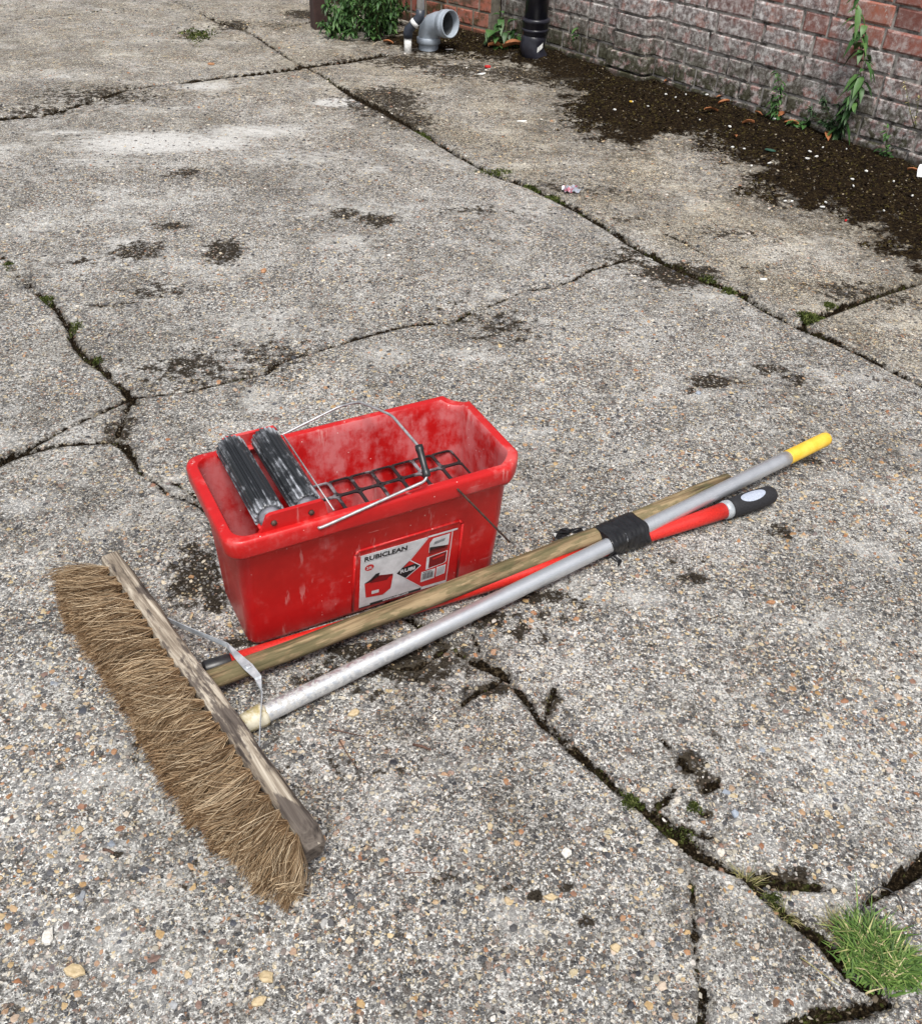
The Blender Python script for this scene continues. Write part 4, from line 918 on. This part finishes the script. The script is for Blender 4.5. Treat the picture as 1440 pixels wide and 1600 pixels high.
# ------------------------------------------------------------------ pipes
def place(o, x, y, z=0): o.location = (x, y, z)
pS = G(832, 95); sp_ = thing('soil_pipe', (pS[0], pS[1], 0), 0, 'thick black soil pipe with a bent foot and a white sticker', 'pipe')
mb = MB(); mb.tube([(0.0, .02, .155), (0.0, .02, .6), (0.0, .02, 1.45)], .057, 28); mb.build('upright', M_SOIL, sp_)
mb = MB(); mb.tube([(0, .02, .115), (0, .02, .120), (0, .02, .172), (0, .02, .176), (0, .02, .190), (0, .02, .193)], [.058, .064, .064, .070, .070, .063], 28); mb.tube([(0, .02, .133), (0, .02, .137), (0, .02, .143), (0, .02, .147)], [.0645, .0665, .0665, .0645], 28); mb.build('socket', M_SOIL, sp_)
mb = MB(); arc = [(0, .02, .118), (-.004, .018, .092), (-.010, .012, .066), (-.004, .004, .040), (.016, .0, .018), (.040, .002, -.004), (.058, .006, -.03)]
mb.tube(arc, [.060, .0615, .0615, .058, .052, .046, .042], 28); mb.build('elbow', M_SOIL, sp_)
mb = MB(); a_ = R(-62)
vs = []
for i in range(5):
    for j in range(2):
        aa = a_ + R(-14 + 7 * i); zz = .048 + j * .024 + i * .0055; rr = .0630; vs.append((rr * math.cos(aa), .012 + rr * math.sin(aa), zz))
mb.add(vs, [(2 * i, 2 * i + 2, 2 * i + 3, 2 * i + 1) for i in range(4)], 0); mb.build('paper_label', M_CHIP, sp_)

pE = G(669, 80); ep = thing('pipe_elbow', (pE[0], pE[1], 0), 0, 'wide grey plastic pipe elbow standing with its open mouth turned right', 'pipe')
path = [(0, .03, -.03), (0, .03, .03), (0, .03, .065), (.006, .026, .094), (.022, .012, .118), (.048, -.010, .132), (.080, -.036, .139), (.108, -.060, .143)]
mb = MB(); rad = [.050, .050, .055, .056, .056, .055, .056, .057]
mb.tube(path[:-1] + [tuple(np.array(path[-2]) * .5 + np.array(path[-1]) * .5)], rad, 28, caps=False); mb.tube([(0, .03, .03), (0, .03, .034), (0, .03, .058), (0, .03, .062)], [.054, .0605, .0605, .056], 28)
mb.build('elbow', M_GREYP, ep)
A_, B_ = np.array(path[-2]), np.array(path[-1]); dm = (B_ - A_) / np.linalg.norm(B_ - A_)
def lathe(mbx, o, d, prof, n=32):
    u = np.cross(d, [0, 0, 1.0]); u /= np.linalg.norm(u); w = np.cross(u, d)
    mbx.rings([[o + d * q + r * (math.cos(2 * math.pi * k / n) * u - math.sin(2 * math.pi * k / n) * w) for k in range(n)] for q, r in prof], False, False, 0, True)
mb = MB(); lathe(mb, B_, dm, [(-.050, .0575), (-.047, .0625), (-.030, .0628), (-.027, .0650), (-.019, .0650), (-.016, .0628), (-.004, .0625), (.003, .0640), (.006, .0630), (.006, .0585), (.002, .0560), (-.030, .0550)]); mb.build('socket', M_GREYP, ep)
mb = MB(); lathe(mb, B_, dm, [(-.028, .0552), (-.085, .050)]); mb.tube([B_ - dm * .086, B_ - dm * .085], .0500, 28); mb.build('mouth_shade', M_MOUTHSHADE, ep)  # dark colour stands for the shade inside the grey pipe
pW = G(637, 83); wp_ = thing('waste_pipe', (pW[0], pW[1], 0), 0, 'slim white waste pipe with a dark offset bend beside the grey elbow', 'pipe')
mb = MB(); mb.tube([(0, 0, -.02), (0, 0, .085)], .0185, 18); mb.build('stub', M_CHIP, wp_)
mb = MB(); mb.tube([(0, 0, .070), (0, 0, .095), (.004, 0, .108), (.022, 0, .128), (.050, 0, .156), (.060, 0, .170), (.062, 0, .200)], [.022, .023, .023, .021, .023, .023, .022], 18); mb.build('offset_bend', M_DARKP, wp_)
mb = MB(); mb.tube([(.026, -.002, .1325), (.040, -.002, .1465)], .0236, 18); mb.build('white_band', M_WHITE, wp_)
mb = MB(); mb.tube([(.062, 0, .19), (.062, 0, .6), (.062, 0, 1.4)], .0185, 18); mb.build('upright', M_WHITE, wp_)
pP = G(500, 44); post = thing('timber_post', (pP[0], pP[1], 0), R(25), 'dark brown painted square post left of the bushy plant', 'post')
mb = MB(); mb.box((0, 0, .60), (.082, .082, 1.3), bev=.004); mb.build('shaft', M_POST, post)

# ------------------------------------------------------------------ plants
def leaf(mbx, base, d, ln, w, droop=.3, mat=0, fold=.15):
    d = np.array(d, float); d /= np.linalg.norm(d); sd_ = np.cross(d, [0, 0, 1]); 
    if np.linalg.norm(sd_) < .1: sd_ = np.array([1.0, 0, 0])
    sd_ /= np.linalg.norm(sd_); nn = np.cross(sd_, d); vs = []
    for t, ww in ((0, .12), (.3, .9), (.62, .85), (1, .04)):
        c = np.array(base) + d * ln * t + np.array([0, 0, -droop * ln * t * t])
        vs += [c - sd_ * w / 2 * ww + nn * fold * w * ww, c, c + sd_ * w / 2 * ww + nn * fold * w * ww]
    fs = []
    for i in range(3):
        k_ = i * 3; fs += [(k_, k_ + 1, k_ + 4, k_ + 3), (k_ + 1, k_ + 2, k_ + 5, k_ + 4)]
    mbx.add(vs, fs, mat, True)
def plant(name, loc, stems, label, cat, mleaf, lsz, lw, per, sr=.0018, group=None, seed=1, hang=.4, toward=(0, -1, 0), spread=1.0):
    r = random.Random(seed); t = thing(name, tuple(loc), 0, label, cat, group); ms = MB(); ml = MB()
    for st in stems:
        P = [np.array(p, float) for p in st]; ms.tube(P, [sr * (1 - .6 * i / (len(P) - 1)) for i in range(len(P))], 6)
        for k_ in range(per):
            s = r.random() ** .8 * (len(P) - 1); i = min(int(s), len(P) - 2); b = P[i] + (P[i + 1] - P[i]) * (s - i)
            d = np.array([r.gauss(0, .8), r.gauss(0, .8), r.gauss(.25, .5)]) * spread + np.array(toward) * .45
            leaf(ml, b, d, lsz * r.uniform(.55, 1.15), lw * r.uniform(.7, 1.15), hang * r.uniform(.5, 1.6))
    ms.build('stem', M_STEM, t); ml.build('leaves', mleaf, t); return t
def wpt(px, py, off=.012):   # point on the front of the long wall
    return on_plane(px, py, WP + WN * off, WN)
def wall_plant(base_px, tips, label, cat, mleaf, lsz, lw, per, seed, n_side=0, **kw):
    b = wpt(*base_px, .03); b[2] = max(0, b[2]); loc = np.array([b[0], b[1], 0]); st = []
    r = random.Random(seed)
    for tp in tips:
        chain = [b - loc] + [wpt(*q, .035 + r.uniform(0, .02)) - loc for q in tp]; st.append(chain)
    return plant('wall_weed', loc, st, label, cat, mleaf, lsz, lw, per, seed=seed, toward=tuple(WN), **kw)
wall_plant((1305, 212), [[(1322, 180), (1340, 150), (1345, 100), (1342, 50), (1338, -20)], [(1325, 175), (1345, 140), (1352, 90), (1350, 30)], [(1315, 190), (1330, 165), (1338, 130)]], 'tall leafy climber growing right up the brick wall', 'climber', M_LEAF, .062, .026, 30, 3, hang=.9)
wall_plant((1308, 214), [[(1300, 190), (1290, 170), (1285, 150)], [(1295, 195), (1270, 180), (1262, 165)], [(1318, 195), (1322, 180)], [(1298, 198), (1282, 188)], [(1310, 185), (1312, 160)]], 'wispy fine-leaved weed at the foot of the tall climber', 'weed', M_LEAFD, .026, .009, 70, 4, hang=.3)
wall_plant((1213, 192), [[(1213, 170), (1215, 140), (1214, 110)], [(1217, 160), (1220, 125)], [(1210, 175), (1208, 150)]], 'narrow upright weed against the grey bricks, left of the climber', 'weed', M_LEAF, .036, .013, 44, 5, hang=.5)
wall_plant((1253, 208), [[(1245, 196), (1238, 190)], [(1256, 195), (1262, 188)], [(1250, 200), (1248, 190)]], 'low broad-leaved seedling between the narrow weed and the climber', 'weed', M_LEAF, .048, .026, 9, 6, hang=.5)
wall_plant((1384, 262), [[(1385, 240), (1383, 215), (1386, 200)], [(1380, 245), (1376, 230)], [(1389, 246), (1392, 232)]], 'small feathery weed rooted in the moss right of the climber', 'weed', M_LEAF, .032, .012, 30, 7, hang=.3)
wall_plant((1428, 200), [[(1420, 170), (1415, 140), (1410, 128)], [(1432, 170), (1436, 148)]], 'pale dry sprig on the wall near the right edge', 'weed', M_STRAW, .014, .005, 22, 12, hang=.3)
wall_plant((900, 62), [[(898, 52), (897, 40)], [(902, 50), (903, 44)]], 'tiny green seedling growing from the wall beside the black pipe', 'weed', M_LEAF, .034, .020, 5, 8, hang=.6)
pb = G(783, 82); pb2 = np.array([pb[0], pb[1] + .04, 0])
rr_ = random.Random(5); st = []
for i in range(9):
    a = rr_.uniform(0, 6.28); st.append([(0, 0, 0), (.03 * math.cos(a), .02 * math.sin(a), .05), (.075 * math.cos(a), .05 * math.sin(a), rr_.uniform(.05, .15))])
st += [[(0, 0, 0), (-.01, .01, .10), (-.02, .02, .20)], [(.03, 0, 0), (.07, .02, .06), (.12, .02, .08)]]
plant('broadleaf_weed', pb2, st, 'bright broad-leaved weed in front of the gap left of the black pipe', 'weed', M_LEAF, .075, .036, 6, sr=.003, seed=9, hang=.6)
bb_ = G(572, 62); rr_ = random.Random(6); st = []
for i in range(80):
    x = rr_.uniform(-.19, .16); y = rr_.uniform(-.05, .42); h = rr_.uniform(.08, .34) * (1.0 if x > -.12 else .7); lx, ly = rr_.gauss(0, .05), rr_.gauss(-.04, .04)
    st.append([(x, y, 0), (x + lx * .4, y + ly * .4, h * .6), (x + lx, y + ly, h)])
plant('bushy_plant', (bb_[0], bb_[1], 0), st, 'dense bushy green weeds between the brown post and the white pipe', 'bush', M_LEAF, .040, .016, 42, sr=.002, seed=10, hang=.5)
# grassy tufts
def tuft(name, loc, rad, n, hmin, hmax, mat, label, cat, w=.0016, seed=1, lean=1.0, group=None):
    r = random.Random(seed); mb = MB()
    for i in range(n):
        if i % 70 == 0: coff = (r.gauss(0, .25) * rad, r.gauss(0, .25) * rad, r.gauss(0, .8), r.uniform(.7, 1.25))
        a = r.uniform(0, 6.283); q = rad * math.sqrt(r.random()) * (1 + .16 * math.sin(3 * a + seed) + .10 * math.sin(5 * a)); bx, by = q * math.cos(a) * r.uniform(.8, 1.1), q * math.sin(a) * .95
        if n > 500: cx0 = rad * .62 * math.cos(coff[2] * 3); cy0 = rad * .62 * math.sin(coff[2] * 3); bx = bx * .5 + cx0 * .7 + coff[0] * .5; by = by * .5 + cy0 * .7 + coff[1] * .5; a = math.atan2(by, bx) * .5 + a * .5; q = min(rad * 1.1, math.hypot(bx, by))
        h = r.uniform(hmin, hmax) * (1.25 - .5 * q / rad) * coff[3]; le = lean * (.35 + .65 * q / rad) * h + r.gauss(0, .30) * h; aa = a + r.gauss(0, .7 + 1.6 * max(0, 1 - q / rad * 1.6))
        wv = np.array([-math.sin(aa + r.uniform(-.8, .8)), math.cos(aa), 0]) * w * r.uniform(.6, 1.2) / 2; vs = []
        for s in range(4):
            t = s / 3; c = np.array([bx + math.cos(aa) * le * t * t, by + math.sin(aa) * le * t * t, h * (t - .28 * t * t) - .004]); ww = (1, .95, .7, .08)[s]
            vs += [c - wv * ww, c + wv * ww]
        mb.add(vs, [(2 * s, 2 * s + 1, 2 * s + 3, 2 * s + 2) for s in range(3)], 0, True)
    o = mb.build(name, mat); o.location = Vector(loc); tag(o, label, cat, group); return o
tuft('grass_tuft', GP(1372, 1492), .056, 1900, .010, .029, M_GRASS, 'thick green grass tuft growing in the joint at the lower right corner', 'grass tuft', .0026, 3, 1.5)
tuft('dry_grass_tuft', GP(1318, 1450), .022, 190, .008, .022, M_STRAW, 'yellowing thin grass spreading left of the big green tuft', 'grass tuft', .0010, 13, 1.6)
tuft('dry_grass_tuft', GP(1230, 1418), .020, 150, .006, .020, M_STRAW, 'straw-coloured mossy tuft in the dark crack beyond the big tuft', 'grass tuft', .0010, 14, 1.6)
tuft('dry_grass_tuft', GP(1168, 1368), .013, 80, .008, .022, M_STRAW, 'small pale tuft around a stone in the middle of the lower crack', 'grass tuft', .0010, 15, 1.6)
def cushion(px, py, rx, ry, label, seed, n=220, size=.0030, hgt=.007, mat=None, name='moss_cushion'):
    c = GP(px, py); e = G(px + rx, py); d = G(px, py + ry); Rx = np.hypot(*(e - c)[:2]); Ry = np.hypot(*(d - c)[:2]); ux = (e - c)[:2] / Rx; vx = np.array([-ux[1], ux[0]])
    r = random.Random(seed); mb = MB(); n = int(n)
    for i in range(n):
        a = r.uniform(0, 6.283); q = r.random() ** .62 * (1 + .35 * math.sin(3 * a + seed) + .25 * math.sin(7 * a + seed * 2)) * (1 if r.random() < .85 else r.uniform(1, 1.35)); lx, ly = q * math.cos(a) * Rx, q * math.sin(a) * Ry
        w = ux * lx + vx * ly; z = hgt * max(0, 1 - q * q * .8) * r.uniform(.5, 1.1); s = size * r.uniform(.6, 1.4)
        dr = np.array([r.gauss(0, 1), r.gauss(0, 1), r.uniform(.3, 1.6)]); dr /= np.linalg.norm(dr)
        p = np.array([w[0], w[1], z]); sv = np.cross(dr, [r.gauss(0, 1), r.gauss(0, 1), .2]); sv /= np.linalg.norm(sv) + 1e-9
        mb.add([p - sv * s * .45, p + sv * s * .45, p + dr * s * 1.3, p - np.array([0, 0, s])], [(0, 1, 2), (1, 0, 3)], 0)
    o = mb.build(name, mat or M_MOSSG); o.location = Vector((c[0], c[1], c[2])); tag(o, label, 'moss', kind='stuff' if ('specks' in label or 'stain on' in label) else None); return o
cushion(663, 208, 26, 10, 'bright green moss cushion at the far end of the long joint', 21, 900, .006, .012)
cushion(832, 291, 20, 8, 'bright green moss cushion left of the crumpled wrapper', 22, 700, .005, .012)
cushion(868, 308, 22, 8, 'olive moss cushion touching the crumpled wrapper', 23, 600, .005, .009)
cushion(780, 268, 34, 7, 'long thin moss strip in the joint between the two brightest cushions', 24, 500, .004, .005)
cushion(905, 331, 12, 5, 'small dark moss cushion just below the crumpled wrapper', 25, 250, .004, .006)
cushion(1262, 497, 18, 9, 'green moss filling the corner where two joints meet on the right', 26, 600, .005, .009)
cushion(1295, 478, 10, 5, 'little moss cushion in the side joint on the right', 27, 220, .004, .006)
cushion(1108, 434, 16, 8, 'dull moss on the black stained joint', 28, 300, .004, .006)
cushion(1137, 455, 12, 6, 'small olive moss cushion right of the black stain', 29, 260, .004, .006)
cushion(75, 466, 17, 7, 'bright green moss cushion in the left crack', 30, 500, .0035, .008)
cushion(12, 411, 11, 6, 'moss cushion in the crack at the left edge', 31, 260, .0035, .007)
cushion(118, 512, 9, 12, 'olive moss lining the wide part of the left crack', 32, 300, .003, .005)
cushion(154, 563, 8, 7, 'small green moss cushion lower in the left crack', 33, 200, .003, .006)
cushion(985, 1249, 15, 14, 'pale green moss cushion in the lower crack', 34, 480, .0026, .009)
cushion(1085, 1260, 11, 9, 'pale green moss cushion beside a black pit', 35, 300, .0024, .008)
cushion(1072, 1296, 24, 16, 'scattered green moss specks on the broad lower crack', 36, 260, .0020, .003)
cushion(1210, 1400, 20, 10, 'thin yellowish moss edging the lower crack by the dry grass', 37, 300, .0024, .006)
cushion(312, 55, 26, 10, 'dark green moss stain on the far slab', 38, 300, .008, .006)

# moss crumbs on the bank by the wall
n_ = 200000; bx1 = rng.uniform(-1.2, 2.6, n_); by1 = rng.uniform(2.6, 6.2, n_)
wd = (bx1 - WP[0]) * WN[0] + (by1 - WP[1]) * WN[1]
ok = (gz(bx1, by1, GB) + (vnoise(bx1, by1, 7, 31) - .5) * .35 + (vnoise(bx1, by1, 19, 32) - .5) * .16 > .11) & (wd > .0) & (vnoise(bx1, by1, 12, 33) > .12)
bx1, by1 = bx1[ok], by1[ok]; sz = .0018 + .0048 * rng.random(len(bx1)) ** 2
scatter_mesh('brown_moss', np.stack([bx1, by1, gz(bx1, by1) + .0], 1), sz, IV, IF, .4, M_MOSSB, 'brown crumbly moss banked against the brick wall', 'moss', jitter=.5, tilt=.4)

# ------------------------------------------------------------------ litter, stones, leaves
def chip(name, px, py, L, Wd, T, mat, label, cat, group=None, seed=0, lift=0.0, rz=None, jit=.25):
    r = random.Random(seed * 7 + int(px)); mb = MB(); n = 9; rings = []
    rad = [1 + r.uniform(-jit, jit) for _ in range(n)]
    for z, sc in ((0, .82), (T * .35, 1.0), (T * .8, .95), (T, .6)):
        rings.append([np.array([L / 2 * sc * rad[k_] * math.cos(k_ * 2 * math.pi / n), Wd / 2 * sc * rad[k_] * math.sin(k_ * 2 * math.pi / n), z + r.uniform(-.1, .1) * T]) for k_ in range(n)])
    mb.rings(rings, True, True, 0, False); o = mb.build(name, mat); p = GP(px, py); o.location = (p[0], p[1], p[2] + lift - T * .15); o.rotation_euler = (r.uniform(-.15, .15), r.uniform(-.15, .15), r.uniform(0, 3.14) if rz is None else rz); tag(o, label, cat, group); return o
M_ST_W = mat_simple('pale_flint', (.50, .47, .42), (.72, .70, .66), 200, .5); M_ST_T = mat_simple('tan_flint', (.38, .29, .16), (.55, .44, .28), 150, .55); M_ST_O = mat_simple('orange_flint', (.28, .13, .06), (.45, .24, .12), 150, .55); M_ST_D = mat_simple('dark_flint', (.03, .032, .04), (.07, .075, .09), 150, .4); M_ST_B = mat_simple('blue_grey_flint', (.20, .24, .30), (.36, .40, .46), 150, .45)
chip('pebble', 75, 1463, .022, .014, .008, M_ST_W, 'smooth white pebble near the lower left corner', 'pebble', seed=1, rz=1.9)
chip('pebble', 118, 1517, .028, .014, .008, M_ST_T, 'long tan pebble below the smooth white one', 'pebble', seed=2, rz=-.2)
chip('pebble', 553, 1112, .019, .013, .007, M_ST_T, 'pale yellowish flint below the aluminium pole', 'pebble', seed=3, rz=.8)
chip('pebble', 1090, 617, .015, .012, .006, M_ST_B, 'round grey pebble beside the dark pit beyond the yellow cap', 'pebble', seed=4)
chip('pebble', 1148, 1268, .014, .010, .007, M_ST_B, 'bluish pebble right of the pale moss in the lower crack', 'pebble', seed=5)
chip('pebble', 1052, 1311, .016, .007, .005, M_ST_T, 'slim cream pebble on the edge of the broad crack', 'pebble', seed=6, rz=-.6)
chip('pebble', 1205, 941, .016, .009, .006, M_ST_O, 'amber flint on open concrete below the black grip', 'pebble', seed=7, rz=.1)
chip('pebble', 412, 425, .022, .016, .008, M_ST_O, 'orange-red stone on the far slab beyond the rollers', 'pebble', seed=8)
chip('pebble', 962, 1478, .015, .012, .006, M_ST_T, 'tawny flint left of the narrow vertical crack', 'pebble', seed=9)
chip('pebble', 417, 1527, .018, .015, .006, M_ST_T, 'squarish cream flint near the bottom edge below the broom', 'pebble', seed=10)
chip('pebble', 405, 1563, .020, .011, .006, M_ST_T, 'second cream flint at the bottom edge below the squarish one', 'pebble', seed=11, rz=.5)
chip('pebble', 885, 1330, .016, .014, .006, M_ST_W, 'whitish angular flint between the two lower cracks', 'pebble', seed=12)
chip('pebble', 860, 1400, .020, .010, .006, M_ST_T, 'flat ochre flint left of the narrow vertical crack beside a dark stain', 'pebble', seed=13, rz=.2)
chip('paint_flake', 1015, 398, .034, .022, .004, M_CHIP, 'white flake lying beside the black stained joint', 'litter', seed=14, rz=.1)
chip('paint_flake', 1192, 437, .026, .012, .004, M_CHIP, 'slim white flake right of the black stain on the far slab', 'litter', seed=15, rz=.2)
chip('paint_flake', 816, 191, .045, .018, .005, M_CHIP, 'white flake alone in the middle of the far slab', 'litter', seed=16, rz=.4)
chip('paint_flake', 752, 119, .045, .022, .006, M_CHIP, 'white flake on dark dirt left of the black pipe', 'litter', seed=17, rz=.1)
chip('paint_flake', 702, 81, .045, .016, .004, M_CHIP, 'white scrap right of the grey elbow foot', 'litter', seed=18, rz=.0)
for i, (a, b, l) in enumerate([(1200, 262, .020), (1172, 264, .018), (1257, 262, .030), (1270, 262, .018), (1142, 236, .018), (1137, 210, .018), (1053, 165, .016), (1068, 163, .014), (1101, 163, .022), (1037, 162, .030), (1057, 184, .016), (958, 184, .018), (1205, 202, .016), (1260, 253, .016), (1326, 296, .016), (1327, 308, .016), (1225, 319, .014), (1235, 320, .014), (1283, 328, .022), (1287, 323, .014), (1348, 282, .018), (1376, 342, .014), (1280, 248, .014), (1160, 240, .012), (1318, 245, .012), (1420, 320, .014), (1390, 300, .012), (1010, 178, .012), (985, 175, .012), (1090, 200, .010), (1170, 273, .012)]):
    chip('litter_chip', a, b, l * .85, l * (.35 + .3 * (i % 3) / 2), .005, M_CHIP, 'small white chip scattered on the brown moss by the wall', 'litter', 'small white chips on the brown moss', seed=40 + i, lift=.006)
chip('litter_chip', 1320, 348, .012, .008, .005, M_SR, 'tiny red scrap on the brown moss near the right edge', 'litter', seed=90, lift=.004)
chip('litter_chip', 983, 175, .018, .012, .006, M_YEL, 'tiny yellow chip on the brown moss below the pier', 'litter', seed=91, lift=.004)
chip('litter_chip', 1200, 245, .045, .020, .006, mat_simple('green_shard', (.02, .06, .045), (.04, .10, .07), 20, .3), 'flat dark green shard among the white chips', 'litter', seed=92, lift=.006, rz=.1)
chip('brick_fragment', 330, 101, .030, .020, .010, M_ST_O, 'small red brick fragment on the far left slab', 'stone', seed=93)
chip('brick_fragment', 762, 107, .028, .022, .012, M_SR, 'bright red crumb on the dirt left of the black pipe', 'stone', seed=94)
# white paper at the right edge
def sheet(name, px, py, pts, mat, label, cat, rz, lift=.004):
    mb = MB(); top = [np.array(p, float) for p in pts]; mb.rings([[p - np.array([0, 0, .0012]) for p in top], top], True, True, 0, False)
    o = mb.build(name, mat); p = GP(px, py); o.location = (p[0], p[1], p[2] + lift); o.rotation_euler = (0, 0, rz); return tag(o, label, cat)
sheet('paper_scrap', 1440, 284, [(-.045, -.02, .005), (.01, -.03, .0), (.05, -.01, .012), (.04, .03, .035), (-.01, .035, .03), (-.03, .01, .02)], M_WHITE, 'folded white paper scrap at the right edge by the wall', 'litter', .2, .006)
# crumpled foil wrapper
M_FOIL = mat_simple('pink_and_silver_foil', (.45, .10, .14), (.42, .46, .52), 60, .35, .5, lo=.40, hi=.52)
mb = MB(); r = random.Random(4); gridv = []
for i in range(8):
    for j in range(7): gridv.append(((i - 3.5) * .0085 + r.uniform(-.002, .002), (j - 3) * .007 + r.uniform(-.002, .002), .006 + r.uniform(-.006, .009)))
mb.add(gridv, [(i * 7 + j, i * 7 + 7 + j, i * 7 + 8 + j, i * 7 + j + 1) for i in range(7) for j in range(6)], 0)
o = mb.build('crumpled_wrapper', M_FOIL); p = GP(891, 300); o.location = (p[0], p[1], p[2] + .004); o.rotation_euler = (.1, 0, .3); tag(o, 'crumpled pink and silver wrapper lying on the mossy joint', 'wrapper')
# dry leaves
def dead_leaf(px, py, ln, label, seed, group=None, rz=None):
    r = random.Random(seed); mb = MB(); pts = []
    for i in range(7):
        t = i / 6; w = math.sin(math.pi * min(1, t * .95 + .05)) ** .7 * .42
        for j in (-1, -.5, 0, .5, 1): pts.append((ln * (t - .5), ln * w * j * .5, .004 + ln * .22 * abs(j) ** 1.5 * (1 if seed % 2 else .6) + ln * .12 * math.sin(t * 3.1) + r.uniform(-.02, .02) * ln))
    mb.add(pts, [(i * 5 + j, i * 5 + 5 + j, i * 5 + 6 + j, i * 5 + j + 1) for i in range(6) for j in range(4)], 0, True)
    o = mb.build('dry_leaf', M_DEAD); p = GP(px, py); o.location = (p[0], p[1], p[2] + .003); o.rotation_euler = (r.uniform(-.3, .3), r.uniform(-.3, .3), r.uniform(0, 3.1) if rz is None else rz); return tag(o, label, 'leaf', group)
dead_leaf(773, 82, .085, 'curled orange leaf under the left side of the broad-leaved weed', 1, rz=.5); dead_leaf(783, 79, .070, 'upright orange leaf at the foot of the broad-leaved weed', 3, rz=1.3); dead_leaf(800, 85, .10, 'long orange leaf touching the foot of the black pipe', 5, rz=.0)
dead_leaf(606, 71, .055, 'brown leaf left of the white waste pipe', 6)
for i, (a, b) in enumerate([(1122, 168), (1128, 176), (1107, 190), (1145, 174), (1217, 195), (1213, 198), (1145, 223), (1165, 210), (1288, 228), (1420, 280), (1040, 142), (1062, 145), (1180, 192), (1205, 196), (1232, 210)]):
    dead_leaf(a, b, .038 + .012 * (i % 3), 'small curled orange leaf on the brown moss near the wall', 10 + i, 'small orange leaves along the wall')
# twigs
def twig(name, pts, r_, label, mat=M_WIRED):
    mb = MB(); P = [GP(a, b) for a, b in pts]; o_ = P[0].copy(); mb.tube([p - o_ + np.array([0, 0, r_ * 1.4 + .002 * math.sin(i * 2)]) for i, p in enumerate(P)], [r_ * (1 - .4 * i / len(P)) for i in range(len(P))], 6); o = mb.build(name, mat); o.location = Vector(o_); tag(o, label, 'twig')
M_TWIG = mat_simple('brown_twig', (.045, .022, .015), (.12, .065, .045), 80, .8)
twig('twig', [(512, 1137), (535, 1143), (570, 1148)], .0011, 'thin reddish twig lying below the aluminium pole', M_TWIG)
twig('twig', [(530, 1155), (538, 1170), (552, 1190), (560, 1200)], .0010, 'second thin twig branching down below the reddish one', M_TWIG)
twig('twig', [(645, 1162), (660, 1166), (672, 1169)], .0026, 'short stout grey twig under the middle of the pole', M_TWIG)
twig('twig', [(632, 1364), (650, 1363), (667, 1361)], .0010, 'dark splinter on bare concrete right of the bristles', M_TWIG)
twig('twig', [(162, 1328), (170, 1330), (178, 1333)], .0024, 'short black crumb of bark left of the bristles', M_TWIG)
twig('grass_stalk', [(1250, 1493), (1265, 1505), (1290, 1522), (1312, 1538)], .0008, 'pale dry stalk left of the big green tuft', M_STRAW)
mb = MB(); P = [GP(a, b) for a, b in ((1345, 1425), (1352, 1405), (1368, 1392), (1385, 1392), (1400, 1405), (1412, 1428))]; o_ = P[0].copy()
mb.tube([p - o_ + np.array([0, 0, .003 + .014 * math.sin(math.pi * i / 5)]) for i, p in enumerate(P)], .0010, 6); o = mb.build('wire_loop', M_BLK); o.location = Vector(o_); tag(o, 'thin black wire loop arching beyond the green grass tuft', 'wire')
print('verts', sum(len(o.data.vertices) for o in S.objects if o.type == 'MESH'))
